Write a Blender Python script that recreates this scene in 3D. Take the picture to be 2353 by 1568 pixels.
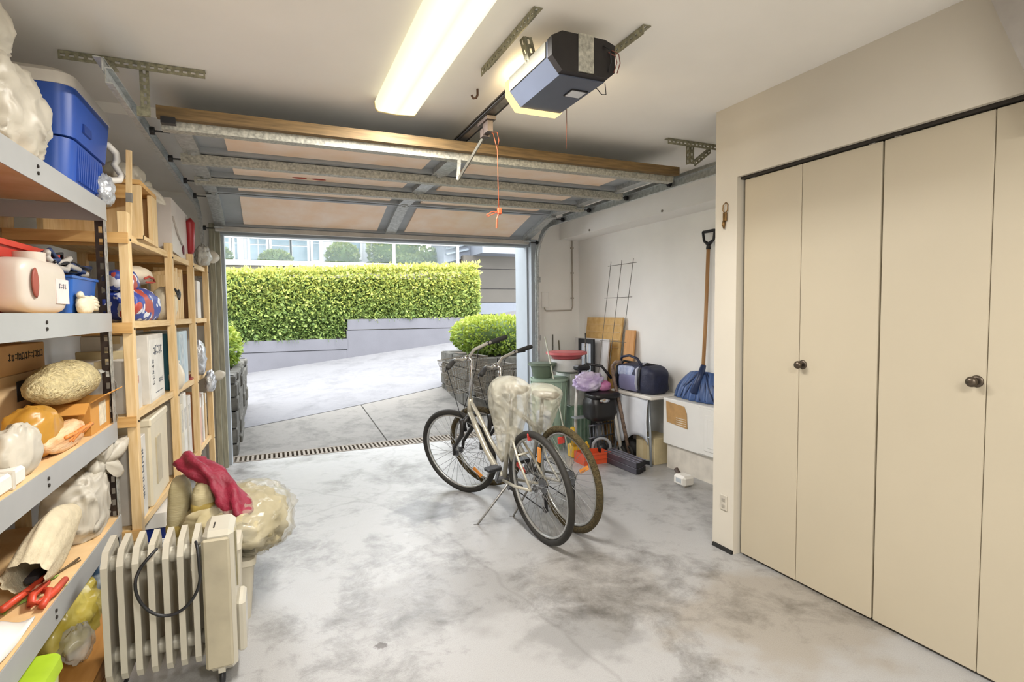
import bpy, math, random
from mathutils import Vector, Matrix, noise, Euler

# ---------------------------------------------------------------- reset
for o in list(bpy.data.objects):
    bpy.data.objects.remove(o, do_unlink=True)
scene = bpy.context.scene
COL = scene.collection
R = math.radians
PI = math.pi

# ---------------------------------------------------------------- camera
cam_d = bpy.data.cameras.new('camera')
cam_d.sensor_fit = 'HORIZONTAL'
cam_d.sensor_width = 36.0
cam_d.lens = 1257.06 / 2353.0 * 36.0
cam_d.clip_start = 0.03
cam_d.clip_end = 300
cam = bpy.data.objects.new('camera', cam_d)
COL.objects.link(cam)
yaw, pitch, roll = R(23.482), R(3.115), R(0.6106)
_f = Vector((math.sin(yaw)*math.cos(pitch), math.cos(yaw)*math.cos(pitch), -math.sin(pitch)))
_r = Vector((math.cos(yaw), -math.sin(yaw), 0))
_d = _f.cross(_r)
_r2 = math.cos(roll)*_r + math.sin(roll)*_d
_d2 = -math.sin(roll)*_r + math.cos(roll)*_d
mw = Matrix((_r2, -_d2, -_f)).transposed().to_4x4()
mw.translation = Vector((0, 0, 1.4))
cam.matrix_world = mw
scene.camera = cam

# ---------------------------------------------------------------- view
scene.view_settings.view_transform = 'Standard'
scene.view_settings.look = 'None'
scene.view_settings.gamma = 1.0
scene.view_settings.use_curve_mapping = False
scene.view_settings.exposure = 0.35

# ---------------------------------------------------------------- sky: bright overcast
SKY = 5.5
LAMP_W = 52.0
world = bpy.data.worlds.new('overcast_sky')
scene.world = world
world.use_nodes = True
bg = world.node_tree.nodes['Background']
bg.inputs['Color'].default_value = (0.93, 0.96, 1.0, 1)
bg.inputs['Strength'].default_value = SKY
sun_d = bpy.data.lights.new('sun', 'SUN')
sun_d.energy = 4.4
sun_d.angle = R(25)
sun_d.color = (1.0, 0.97, 0.90)
sun = bpy.data.objects.new('sun', sun_d)
COL.objects.link(sun)
sun.rotation_euler = (R(32), R(12), 0)

# ---------------------------------------------------------------- materials
def _nd(nt, t, **kw):
    n = nt.nodes.new(t)
    for k, v in kw.items():
        setattr(n, k, v)
    return n
def srgb(h):
    c = [int(h[i:i+2], 16)/255 for i in (0, 2, 4)]
    return tuple((x/12.92 if x <= .04045 else ((x+.055)/1.055)**2.4) for x in c)
_mats = {}
def M(name, hexc, rough=.6, metal=0., var=.12, scale=9., bump=0., bscale=60., hex2=None,
      stretch=(1, 1, 1), alpha=1., trans=0., island=0., spec=.5, sheen=0., transl=0., detail=4., coat=0., ridge=False):
    if name in _mats:
        return _mats[name]
    m = bpy.data.materials.new(name)
    m.use_nodes = True
    nt = m.node_tree
    b = nt.nodes['Principled BSDF']
    c1 = srgb(hexc)
    tc = _nd(nt, 'ShaderNodeTexCoord')
    mp = _nd(nt, 'ShaderNodeMapping')
    mp.inputs['Scale'].default_value = stretch
    nt.links.new(tc.outputs['Object'], mp.inputs['Vector'])
    nz = _nd(nt, 'ShaderNodeTexNoise')
    nz.inputs['Scale'].default_value = scale
    nz.inputs['Detail'].default_value = detail
    nt.links.new(mp.outputs['Vector'], nz.inputs['Vector'])
    rp = _nd(nt, 'ShaderNodeValToRGB')
    rp.color_ramp.elements[0].position = .3
    rp.color_ramp.elements[1].position = .7
    c2 = srgb(hex2) if hex2 else tuple(min(1, x*(1+var)) for x in c1)
    c0 = c1 if hex2 else tuple(x*(1-var) for x in c1)
    rp.color_ramp.elements[0].color = (*c0, 1)
    rp.color_ramp.elements[1].color = (*c2, 1)
    nt.links.new(nz.outputs['Fac'], rp.inputs['Fac'])
    out = rp.outputs['Color']
    if island:
        ge = _nd(nt, 'ShaderNodeNewGeometry')
        hs = _nd(nt, 'ShaderNodeHueSaturation')
        mr = _nd(nt, 'ShaderNodeMapRange')
        mr.inputs['To Min'].default_value = 1-island
        mr.inputs['To Max'].default_value = 1+island
        nt.links.new(ge.outputs['Random Per Island'], mr.inputs['Value'])
        nt.links.new(mr.outputs['Result'], hs.inputs['Value'])
        nt.links.new(out, hs.inputs['Color'])
        out = hs.outputs['Color']
    nt.links.new(out, b.inputs['Base Color'])
    b.inputs['Roughness'].default_value = rough
    b.inputs['Metallic'].default_value = metal
    b.inputs['Specular IOR Level'].default_value = spec
    b.inputs['Alpha'].default_value = alpha
    b.inputs['Transmission Weight'].default_value = trans
    b.inputs['Coat Weight'].default_value = coat
    if sheen:
        b.inputs['Sheen Weight'].default_value = sheen
    if bump:
        n2 = _nd(nt, 'ShaderNodeTexNoise')
        n2.inputs['Scale'].default_value = bscale
        n2.inputs['Detail'].default_value = 5
        if ridge: n2.noise_type = 'RIDGED_MULTIFRACTAL'; n2.inputs['Detail'].default_value = 3; n2.inputs['Distortion'].default_value = .5
        nt.links.new(mp.outputs['Vector'], n2.inputs['Vector'])
        bp = _nd(nt, 'ShaderNodeBump')
        bp.inputs['Strength'].default_value = bump
        bp.inputs['Distance'].default_value = .05 if ridge else .02
        nt.links.new(n2.outputs['Fac'], bp.inputs['Height'])
        nt.links.new(bp.outputs['Normal'], b.inputs['Normal'])
    if transl:
        mx = _nd(nt, 'ShaderNodeMixShader')
        tl = _nd(nt, 'ShaderNodeBsdfTranslucent')
        nt.links.new(out, tl.inputs['Color'])
        mx.inputs['Fac'].default_value = transl
        nt.links.new(b.outputs[0], mx.inputs[1])
        nt.links.new(tl.outputs[0], mx.inputs[2])
        nt.links.new(mx.outputs[0], nt.nodes['Material Output'].inputs['Surface'])
    _mats[name] = m
    return m
def EM(name, hexc, s):
    if name in _mats:
        return _mats[name]
    m = bpy.data.materials.new(name)
    m.use_nodes = True
    nt = m.node_tree
    nt.nodes.remove(nt.nodes['Principled BSDF'])
    e = _nd(nt, 'ShaderNodeEmission')
    e.inputs['Color'].default_value = (*srgb(hexc), 1)
    e.inputs['Strength'].default_value = s
    nt.links.new(e.outputs[0], nt.nodes['Material Output'].inputs['Surface'])
    _mats[name] = m
    return m

# ---------------------------------------------------------------- mesh builder
class MB:
    def __init__(s):
        s.v = []; s.f = []
    def add(s, vs, fs):
        n = len(s.v)
        s.v += [Vector(v) for v in vs]
        s.f += [[i+n for i in f] for f in fs]
        return s
    def box(s, x0, x1, y0, y1, z0, z1, m=None, bev=0.):
        if bev > 0:
            return s.rbox(x0, x1, y0, y1, z0, z1, bev, m)
        vs = [Vector((x, y, z)) for z in (z0, z1) for y in (y0, y1) for x in (x0, x1)]
        if m: vs = [m @ v for v in vs]
        return s.add(vs, [(0,2,3,1),(4,5,7,6),(0,1,5,4),(2,6,7,3),(0,4,6,2),(1,3,7,5)])
    def rbox(s, x0, x1, y0, y1, z0, z1, r, m=None):
        # chamfered box: 24 verts
        vs = []; idx = {}
        X = (x0, x1); Y = (y0, y1); Z = (z0, z1)
        for i in (0, 1):
            for j in (0, 1):
                for k in (0, 1):
                    sx, sy, sz = (1-2*i), (1-2*j), (1-2*k)
                    for a in range(3):
                        p = [X[i]+sx*r, Y[j]+sy*r, Z[k]+sz*r]
                        p[a] = (X[i], Y[j], Z[k])[a]
                        idx[(i, j, k, a)] = len(vs); vs.append(Vector(p))
        fs = []
        for a in range(3):
            for e in (0, 1):
                o = [b for b in range(3) if b != a]
                q = []
                for (u, w) in ((0,0),(1,0),(1,1),(0,1)):
                    t = [0, 0, 0]; t[a] = e; t[o[0]] = u; t[o[1]] = w
                    q.append(idx[(*t, a)])
                fs.append(q)
        for a in range(3):           # edges along axis a
            o = [b for b in range(3) if b != a]
            for u in (0, 1):
                for w in (0, 1):
                    q = []
                    for (e, ax) in ((0, o[0]), (1, o[0]), (1, o[1]), (0, o[1])):
                        t = [0, 0, 0]; t[a] = e; t[o[0]] = u; t[o[1]] = w
                        q.append(idx[(*t, ax)])
                    fs.append(q)
        for i in (0, 1):
            for j in (0, 1):
                for k in (0, 1):
                    fs.append([idx[(i, j, k, a)] for a in range(3)])
        if m: vs = [m @ v for v in vs]
        return s.add(vs, fs)
    def beam(s, p0, p1, w, h, up=(0, 0, 1)):
        p0 = Vector(p0); p1 = Vector(p1); d = (p1-p0).normalized()
        u = Vector(up)
        if abs(d.dot(u)) > .98: u = Vector((1, 0, 0))
        x = d.cross(u).normalized(); z = x.cross(d)
        vs = []
        for p in (p0, p1):
            for a, b in ((-1,-1),(1,-1),(1,1),(-1,1)):
                vs.append(p + x*a*w/2 + z*b*h/2)
        return s.add(vs, [(0,1,2,3),(7,6,5,4),(0,4,5,1),(1,5,6,2),(2,6,7,3),(3,7,4,0)])
    def tube(s, pts, r, n=8, closed=False, cap=True):
        pts = [Vector(p) for p in pts]
        k = len(pts)
        rr = r if isinstance(r, (list, tuple)) else [r]*k
        vs = []; fs = []
        prev = None
        for i, p in enumerate(pts):
            if closed: d = pts[(i+1) % k]-pts[i-1]
            else: d = pts[min(i+1, k-1)]-pts[max(i-1, 0)]
            if d.length < 1e-9: d = Vector((0, 0, 1))
            d.normalize()
            if prev is None:
                u = Vector((0, 0, 1)) if abs(d.z) < .9 else Vector((1, 0, 0))
                x = d.cross(u).normalized()
            else:
                x = (prev - d*prev.dot(d))
                if x.length < 1e-6: x = d.orthogonal()
                x.normalize()
            prev = x; y = d.cross(x)
            for j in range(n):
                a = 2*PI*j/n
                vs.append(p + (x*math.cos(a)+y*math.sin(a))*rr[i])
        for i in range(k if closed else k-1):
            for j in range(n):
                a = i*n+j; b = i*n+(j+1) % n
                c = ((i+1) % k)*n+(j+1) % n; d_ = ((i+1) % k)*n+j
                fs.append((a, b, c, d_))
        if cap and not closed:
            fs.append(tuple(range(n-1, -1, -1)))
            fs.append(tuple((k-1)*n+j for j in range(n)))
        return s.add(vs, fs)
    def cyl(s, p0, p1, r, n=12, r1=None):
        return s.tube([p0, p1], [r, r if r1 is None else r1], n)
    def lathe(s, prof, n=20, o=(0, 0, 0), m=None, sx=1., sy=1.):
        vs = []; fs = []
        for (r, z) in prof:
            for j in range(n):
                a = 2*PI*j/n
                p = Vector((r*math.cos(a)*sx, r*math.sin(a)*sy, z))
                vs.append((m @ p if m else p) + Vector(o))
        for i in range(len(prof)-1):
            for j in range(n):
                fs.append((i*n+j, i*n+(j+1) % n, (i+1)*n+(j+1) % n, (i+1)*n+j))
        fs.append(tuple(range(n-1, -1, -1)))
        fs.append(tuple((len(prof)-1)*n+j for j in range(n)))
        return s.add(vs, fs)
    def prism(s, poly, a0, a1, axis='y'):
        # poly: list of 2d points; extruded along axis
        n = len(poly)
        def P(q, a):
            return {'y': (q[0], a, q[1]), 'x': (a, q[0], q[1]), 'z': (q[0], q[1], a)}[axis]
        vs = [P(q, a0) for q in poly]+[P(q, a1) for q in poly]
        fs = [tuple(range(n))[::-1], tuple(range(n, 2*n))]
        for i in range(n):
            fs.append((i, (i+1) % n, n+(i+1) % n, n+i))
        return s.add(vs, fs)
    def grid(s, fn, nu, nv):
        vs = [Vector(fn(i/nu, j/nv)) for i in range(nu+1) for j in range(nv+1)]
        fs = [(i*(nv+1)+j, (i+1)*(nv+1)+j, (i+1)*(nv+1)+j+1, i*(nv+1)+j+1) for i in range(nu) for j in range(nv)]
        return s.add(vs, fs)
    def blob(s, c, h, seed=0, amp=.18, nu=48, nv=30, p=2.6, fr=3.0, flat=True, crease=.95, m=None):
        # crumpled soft body: super-ellipsoid pushed by ridged noise, flat at the bottom
        c = Vector(c); off = Vector((seed*7.13, seed*3.7, seed*1.9))
        def sp(t, e):
            return math.copysign(abs(t)**e, t)
        vs = []; fs = []
        e = 2./p
        for i in range(nv+1):
            ph = -PI/2+PI*i/nv
            for j in range(nu):
                th = 2*PI*j/nu
                d = Vector((sp(math.cos(ph), e)*sp(math.cos(th), e), sp(math.cos(ph), e)*sp(math.sin(th), e), sp(math.sin(ph), e)))
                q = Vector((d.x*h[0], d.y*h[1], d.z*h[2]))
                sc = max(h)
                k = q/sc*fr+off
                rg = 0.; fq = 1.35; am = 1.
                for oc in range(2):
                    w_ = noise.noise(k*fq+Vector((5.2*oc, 1.3, seed)))
                    rg += am*(.5-abs(w_)*2.6); fq *= 2.1; am *= .5
                nn = noise.noise(k)*.8 + rg*crease*.62
                g = 1+amp*nn
                q = Vector((q.x*g, q.y*g, q.z*(g if q.z > 0 or not flat else 1)))
                if flat and q.z < -h[2]*.86: q.z = -h[2]*.86-.0
                if m: q = m @ q
                vs.append(c+q)
        for i in range(nv):
            for j in range(nu):
                fs.append((i*nu+j, i*nu+(j+1) % nu, (i+1)*nu+(j+1) % nu, (i+1)*nu+j))
        return s.add(vs, fs)
    def xf(s, m):
        s.v = [m @ v for v in s.v]
        return s
    def build(s, name, mat, parent=None, smooth=False, world=True, label=None, kind=None, group=None, solid=0., edge=False):
        me = bpy.data.meshes.new(name)
        off = Vector((0, 0, 0))
        if parent is not None and world:
            p = parent
            while p is not None:
                off += p.location; p = p.parent
        me.from_pydata([tuple(v-off) for v in s.v], [], s.f)
        me.validate()
        me.materials.append(mat)
        if smooth:
            for p in me.polygons: p.use_smooth = True
            if edge:
                me.set_sharp_from_angle(angle=R(38))
        o = bpy.data.objects.new(name, me)
        COL.objects.link(o)
        if parent is not None:
            o.parent = parent
        if solid:
            md = o.modifiers.new('thick', 'SOLIDIFY'); md.thickness = solid; md.offset = 0
        if label: o['label'] = label
        if kind: o['kind'] = kind
        if group: o['group'] = group
        return o

def thing(name, label, cat, loc=(0, 0, 0), rz=0., group=None):
    o = bpy.data.objects.new(name, None)
    o.empty_display_size = .1
    COL.objects.link(o)
    o.location = loc; o.rotation_euler = (0, 0, rz)
    o['label'] = label; o['category'] = cat
    if group: o['group'] = group
    return o
def tag(o, label, cat, group=None):
    o['label'] = label; o['category'] = cat
    if group: o['group'] = group
    return o
def struct(o, label=None):
    o['kind'] = 'structure'
    if label: o['label'] = label
    return o
def share(o, loc, parent=None):
    c = o.copy(); COL.objects.link(c)
    c.location = loc; c.parent = parent if parent is not None else o.parent
    return c
def clone(root, loc, rz=None, label=None):
    r = root.copy(); COL.objects.link(r); r.location = loc
    if rz is not None: r.rotation_euler = (0, 0, rz)
    if label: r['label'] = label
    for ch in list(root.children):
        c = ch.copy(); COL.objects.link(c); c.parent = r
        for g in list(ch.children):
            d = g.copy(); COL.objects.link(d); d.parent = c
    return r
def print_marks(width, height, n, mat, parent, mtx, seed=0, dense=2):
    # printing too blurred to read in the photograph: a row of small stroke clusters
    rnd = random.Random(seed); mb = MB(); gw = width/n; t = height*.13
    for i in range(n):
        x0 = -width/2+i*gw+gw*.1; x1 = x0+gw*.72
        for k in range(dense):
            y = -height/2+height*(k+rnd.uniform(.1, .6))/dense
            mb.box(x0, x1, y, y+t, 0, .0006)
        for k in range(2):
            x = x0+(x1-x0)*rnd.choice((0, .45, .85))
            mb.box(x, x+t, -height/2, height/2*rnd.uniform(.4, 1), 0, .0006)
    mb.xf(mtx)
    return mb.build('printing', mat, parent)
def face_x(x, y, z, sgn=1, tilt=0.):
    # lettering readable from +X side (sgn=1) or from -X side
    if sgn > 0: m = Matrix(((0, 0, 1, x), (1, 0, 0, y), (0, 1, 0, z), (0, 0, 0, 1)))
    else: m = Matrix(((0, 0, -1, x), (-1, 0, 0, y), (0, 1, 0, z), (0, 0, 0, 1)))
    return m @ Matrix.Rotation(tilt, 4, 'Z')
def face_y(x, y, z, tilt=0.):
    # lettering readable from the -Y side
    return Matrix(((1, 0, 0, x), (0, 0, -1, y), (0, 1, 0, z), (0, 0, 0, 1))) @ Matrix.Rotation(tilt, 4, 'Z')
def strip_holes(mb, p0, p1, w, t, pitch, hole_w, side, hole_len=None):
    # perforated strip: two rails and the bridges between the slots. side = direction across the strip
    p0 = Vector(p0); p1 = Vector(p1); d = p1-p0; L = d.length; d.normalize()
    s_ = Vector(side).normalized(); nrm = d.cross(s_)
    rail = (w-hole_w)/2
    for k in (-1, 1):
        c = s_*k*(w-rail)/2
        mb.beam(p0+c, p1+c, rail, t, nrm)
    n = max(1, int(L/pitch))
    hl = hole_len if hole_len else pitch*.55
    for i in range(n+1):
        a = i*L/n; br = (L/n-hl)
        q0 = max(0, a-br/2); q1 = min(L, a+br/2)
        if q1-q0 > 1e-4: mb.beam(p0+d*q0, p0+d*q1, hole_w, t, nrm)
    return mb
# ================================================================ shared materials
def concrete_floor(name, c_lo, c_hi, rough, stain=None):
    m = bpy.data.materials.new(name); m.use_nodes = True
    nt = m.node_tree; b = nt.nodes['Principled BSDF']; L = nt.links.new
    tc = _nd(nt, 'ShaderNodeTexCoord')
    n1 = _nd(nt, 'ShaderNodeTexNoise'); n1.inputs['Scale'].default_value = 1.6; n1.inputs['Detail'].default_value = 8; n1.inputs['Roughness'].default_value = .62; n1.inputs['Distortion'].default_value = .6
    n2 = _nd(nt, 'ShaderNodeTexNoise'); n2.inputs['Scale'].default_value = 14; n2.inputs['Detail'].default_value = 8; n2.inputs['Roughness'].default_value = .7
    n3 = _nd(nt, 'ShaderNodeTexNoise'); n3.inputs['Scale'].default_value = 260; n3.inputs['Detail'].default_value = 2
    n4 = _nd(nt, 'ShaderNodeTexNoise'); n4.inputs['Scale'].default_value = 5.5; n4.inputs['Detail'].default_value = 12; n4.inputs['Roughness'].default_value = .78; n4.inputs['Distortion'].default_value = .35
    for n in (n1, n2, n3, n4): L(tc.outputs['Object'], n.inputs['Vector'])
    a = _nd(nt, 'ShaderNodeMath', operation='MULTIPLY_ADD'); L(n4.outputs['Fac'], a.inputs[0]); a.inputs[1].default_value = .95
    L(n1.outputs['Fac'], a.inputs[2])
    rp = _nd(nt, 'ShaderNodeValToRGB'); rp.color_ramp.elements[0].position = .72; rp.color_ramp.elements[1].position = 1.2
    rp.color_ramp.elements[0].color = (*srgb(c_lo), 1); rp.color_ramp.elements[1].color = (*srgb(c_hi), 1)
    L(a.outputs[0], rp.inputs['Fac'])
    out = rp.outputs['Color']
    sp = _nd(nt, 'ShaderNodeMix', data_type='RGBA', blend_type='MULTIPLY'); sp.inputs['Factor'].default_value = .35
    r3 = _nd(nt, 'ShaderNodeValToRGB'); r3.color_ramp.elements[0].position = .3; r3.color_ramp.elements[1].position = .6
    r3.color_ramp.elements[0].color = (.55, .53, .5, 1)
    L(n3.outputs['Fac'], r3.inputs['Fac']); L(out, sp.inputs['A']); L(r3.outputs['Color'], sp.inputs['B'])
    out = sp.outputs['Result']
    for (sx, sy, rx, ry, col, amt) in (stain or []):
        mp = _nd(nt, 'ShaderNodeMapping'); mp.inputs['Location'].default_value = (-sx/rx, -sy/ry, 0); mp.inputs['Scale'].default_value = (1/rx, 1/ry, 0)
        L(tc.outputs['Object'], mp.inputs['Vector'])
        ns = _nd(nt, 'ShaderNodeTexNoise'); ns.inputs['Scale'].default_value = 2.2; ns.inputs['Detail'].default_value = 7
        L(mp.outputs['Vector'], ns.inputs['Vector'])
        ln = _nd(nt, 'ShaderNodeVectorMath', operation='LENGTH'); L(mp.outputs['Vector'], ln.inputs[0])
        ad = _nd(nt, 'ShaderNodeMath', operation='MULTIPLY_ADD'); L(ns.outputs['Fac'], ad.inputs[0]); ad.inputs[1].default_value = -1.6; L(ln.outputs['Value'], ad.inputs[2])
        mr = _nd(nt, 'ShaderNodeMapRange'); mr.interpolation_type = 'SMOOTHSTEP'
        mr.inputs['From Min'].default_value = .28; mr.inputs['From Max'].default_value = -.25; mr.inputs['To Min'].default_value = 0; mr.inputs['To Max'].default_value = amt
        L(ad.outputs[0], mr.inputs['Value'])
        mx = _nd(nt, 'ShaderNodeMix', data_type='RGBA', blend_type='MULTIPLY'); L(mr.outputs['Result'], mx.inputs['Factor']); L(out, mx.inputs['A'])
        mx.inputs['B'].default_value = (*srgb(col), 1)
        out = mx.outputs['Result']
    if stain:       # hairline cracks
        vo = _nd(nt, 'ShaderNodeTexVoronoi', feature='DISTANCE_TO_EDGE'); vo.inputs['Scale'].default_value = .42
        mp = _nd(nt, 'ShaderNodeMapping'); mp.inputs['Rotation'].default_value = (0, 0, .5)
        nd = _nd(nt, 'ShaderNodeTexNoise'); nd.inputs['Scale'].default_value = 5; nd.inputs['Detail'].default_value = 5
        L(tc.outputs['Object'], nd.inputs['Vector'])
        va = _nd(nt, 'ShaderNodeMix', data_type='RGBA'); va.inputs['Factor'].default_value = .10
        L(tc.outputs['Object'], va.inputs['A']); L(nd.outputs['Color'], va.inputs['B']); L(va.outputs['Result'], mp.inputs['Vector']); L(mp.outputs['Vector'], vo.inputs['Vector'])
        cr = _nd(nt, 'ShaderNodeMapRange'); cr.inputs['From Min'].default_value = 0.0; cr.inputs['From Max'].default_value = .006; cr.inputs['To Min'].default_value = .2; cr.inputs['To Max'].default_value = 0
        L(vo.outputs['Distance'], cr.inputs['Value'])
        mx = _nd(nt, 'ShaderNodeMix', data_type='RGBA', blend_type='MULTIPLY'); L(cr.outputs['Result'], mx.inputs['Factor']); L(out, mx.inputs['A'])
        mx.inputs['B'].default_value = (.25, .23, .2, 1); out = mx.outputs['Result']
    L(out, b.inputs['Base Color'])
    rr = _nd(nt, 'ShaderNodeMapRange'); L(n2.outputs['Fac'], rr.inputs['Value']); rr.inputs['To Min'].default_value = rough-.12; rr.inputs['To Max'].default_value = rough+.16
    L(rr.outputs['Result'], b.inputs['Roughness'])
    bp = _nd(nt, 'ShaderNodeBump'); bp.inputs['Strength'].default_value = .12; bp.inputs['Distance'].default_value = .01
    L(n2.outputs['Fac'], bp.inputs['Height']); L(bp.outputs['Normal'], b.inputs['Normal'])
    return m
m_floor = concrete_floor('garage_concrete', '6e6c69', 'a4a3a2', .33,
    [(.93, 3.72, .24, .30, 'a9abb0', .7), (.75, 2.55, .5, .42, 'b9b6b2', .45), (1.5, 2.35, .35, .6, 'd6cdbe', .4), (2.1, 1.75, .6, .5, 'e2d4be', .6), (.37, 2.27, .03, .03, '6e5a48', .7), (1.2, 2.0, .3, .25, 'b5b4b2', .5)])
m_apron = concrete_floor('driveway_concrete', '4a4844', '6a6762', .8)
m_road = concrete_floor('road_concrete', '57575a', '666669', .85)
m_wall = M('painted_drywall', 'f3f1ec', .75, var=.03, scale=2.5, bump=.03, bscale=90)
m_ceil = M('ceiling_paint', 'f3f0ea', .85, var=.03, scale=2)
m_closet = M('closet_paint', 'b8ad97', .55, var=.03, scale=1.6)
m_white = M('white_paint', 'dedcd6', .6, var=.04)
m_dark = M('dark_gap', '2c2620', .8)
m_galv = M('galvanized_steel', 'b4b7b6', .4, metal=.6, var=.25, scale=45, bump=.05, bscale=120)
m_galvd = M('dull_galvanized', 'aeaca0', .5, metal=.3, var=.35, scale=70)
m_steel = M('grey_door_steel', 'a3a8ac', .5, metal=.3, var=.08, scale=6)
m_black = M('black_plastic', '17171a', .45, var=.2)
m_rubber = M('black_rubber', '1d1c1a', .75, var=.25, scale=30)
m_chrome = M('chrome', 'c8c8c8', .15, metal=1., var=.05)
m_pine = M('pine_wood', 'cfac74', .55, var=.16, scale=5, stretch=(14, 1.2, 14), hex2='e2c594')
m_pinev = M('pine_wood_upright', 'd0ae78', .55, scale=5, stretch=(14, 14, 1.2), hex2='e4c898')
m_pinex = M('pine_wood_cross', 'bd8f50', .55, scale=5, stretch=(1.2, 14, 14), hex2='d6ab6c')
m_card = M('cardboard', 'b98f5c', .85, var=.08, scale=6)
m_card2 = M('pale_cardboard', 'c8ab80', .85, var=.08, scale=6)
m_ink = M('black_ink', '2a2624', .8)
m_redink = M('red_ink', 'b5402a', .8)
m_greyink = M('grey_ink', '6f737a', .8)
m_bag = M('white_plastic_bag', 'd9d2c2', .38, var=.08, scale=14, bump=.9, bscale=9, transl=.25, ridge=True)
m_clear = M('crinkled_clear_plastic', 'd8d6cc', .22, var=.1, scale=25, alpha=.42, bump=.9, bscale=14, ridge=True)
m_wht = M('white_plastic', 'dedad2', .4, var=.04)

# ================================================================ the garage shell
Zc, Zs = 2.524, 2.47
XL, XR = -1.38, 3.40
o = struct(MB().box(XL-.1, XR+.1, -2.1, 5.70, -.12, 0).build('floor', m_floor), 'mottled grey concrete garage floor')
struct(MB().box(XL-.1, XR+.1, -2.1, 3.55, Zc, Zc+.3).build('ceiling', m_ceil), 'flat cream painted garage ceiling')
struct(MB().box(XL-.1, XR+.1, 3.55, 5.9, Zs, Zs+.354).build('ceiling_drop', m_ceil), 'slightly lowered strip of ceiling above the open garage door')
struct(MB().box(XL-.1, XL, -2.1, 5.9, 0, Zs+.06).build('wall_left', m_wall))
struct(MB().box(XR, XR+.1, 2.46, 5.9, 0, Zs+.06).build('wall_right', m_wall))
struct(MB().box(XL-.1, XR+.1, -2.1, -2.0, 0, Zc).build('wall_back', m_wall))
w = MB().box(XL, -.50, 5.60, 5.75, 0, Zs).box(-.5, 2.74, 5.60, 5.75, 2.2, Zs).box(2.74, XR, 5.78, 5.9, 0, Zs).box(2.74, 2.80, 5.6, 5.9, 0, Zs)
struct(w.build('wall_front', m_wall))
struct(MB().box(3.14, XR, 2.46, 5.78, 2.24, Zs).build('bulkhead_right', m_wall), 'boxed-in bulkhead along the top of the right wall')
w = MB().box(2.36, 2.50, 2.30, 2.46, 0, Zc).box(2.36, 2.50, -2.0, 2.30, 2.125, Zc).box(2.36, 2.50, -2.0, .72, 0, 2.125).box(2.50, XR, 2.36, 2.46, 0, Zc).box(2.95, 3.05, -2, 2.36, 0, Zc)
struct(w.build('wall_closet', M('closet_wall_paint', 'cbc4b6', .7, var=.03, scale=2.5)), 'cream closet wall with a narrow corner post beside the sliding panels')
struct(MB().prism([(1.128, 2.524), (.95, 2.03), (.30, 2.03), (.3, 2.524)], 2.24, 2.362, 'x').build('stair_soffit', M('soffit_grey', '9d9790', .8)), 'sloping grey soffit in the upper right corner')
# dark door track gap above and beside the closet panels
struct(MB().box(2.385, 2.5, .72, 2.30, 2.112, 2.125).build('trim_3', m_dark), 'dark track slot above the closet doors')
# closet doors
def closet_door(n, ys, kn, label):
    root = thing('door_%d' % n, label, 'door', (2.41, (ys[0]+ys[2])/2, 0))
    root['kind'] = 'structure'
    for i in range(2):
        MB().rbox(2.40, 2.435, ys[i+1]+.0015, ys[i]-.0015, .012, 2.108, .0025).build('door_panel', m_closet, root)
    k = MB().lathe([(.006, 0), (.006, .02), (.017, .026), (.020, .036), (.016, .044), (.006, .047)], 20, m=Matrix.Rotation(-PI/2, 4, 'Y'), o=(2.40, kn, 1.12))
    ko = k.build('door_knob', M('antique_brass', '5d5348', .35, metal=.8, var=.3, scale=40), root, True)
    MB().lathe([(.023, 0), (.022, .004), (.012, .005)], 20, m=Matrix.Rotation(-PI/2, 4, 'Y'), o=(2.40, kn, 1.12)).build('rose', M('antique_brass', '5d5348'), ko, True)
    for yy in (ys[0]-.05, ys[2]+.05):
        MB().box(2.405, 2.42, yy-.012, yy+.012, 2.100, 2.122).build('pivot_bracket', m_wht, root)
    return root
closet_door(1, (2.285, 1.928, 1.541), 1.906, 'cream bifold closet door nearest the corner post')
closet_door(2, (1.535, 1.142, .75), 1.172, 'cream bifold closet door at the right edge with a large round knob')
# small rubber foot at the base of the corner post
tag(MB().prism([(2.345, 0), (2.36, 0), (2.36, .02), (2.35, .02)], 2.30, 2.45, 'y').build('rubber_stop', m_rubber), 'black rubber strip at the foot of the cream corner post', 'door stop')

# jambs and header trim
m_jamb = M('weathered_jamb', '8d8a78', .7, var=.25, scale=10, stretch=(8, 8, .8))
m_jambw = M('outer_jamb_white', '9aa1a8', .6, var=.04)
struct(MB().box(-.50, -.42, 5.56, 5.70, 0, 2.2).box(-.50, -.46, 5.50, 5.56, 0, 2.2).build('trim_1', m_jamb), 'weathered grey-green jamb on the left of the garage opening')
struct(MB().box(2.66, 2.74, 5.56, 5.72, 0, 2.2).build('trim_2', m_jambw), 'pale painted jamb on the right of the garage opening')
struct(MB().box(-.42, 2.66, 5.60, 5.72, 2.12, 2.2).box(-.42, -.395, 5.64, 5.76, 0, 2.12).build('trim_4', m_jambw), 'pale header trim above the opening')
struct(MB().box(2.64, 2.66, 5.64, 5.95, 0, 2.2).build('trim_5', m_jambw), 'pale outer return of the right jamb')

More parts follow.
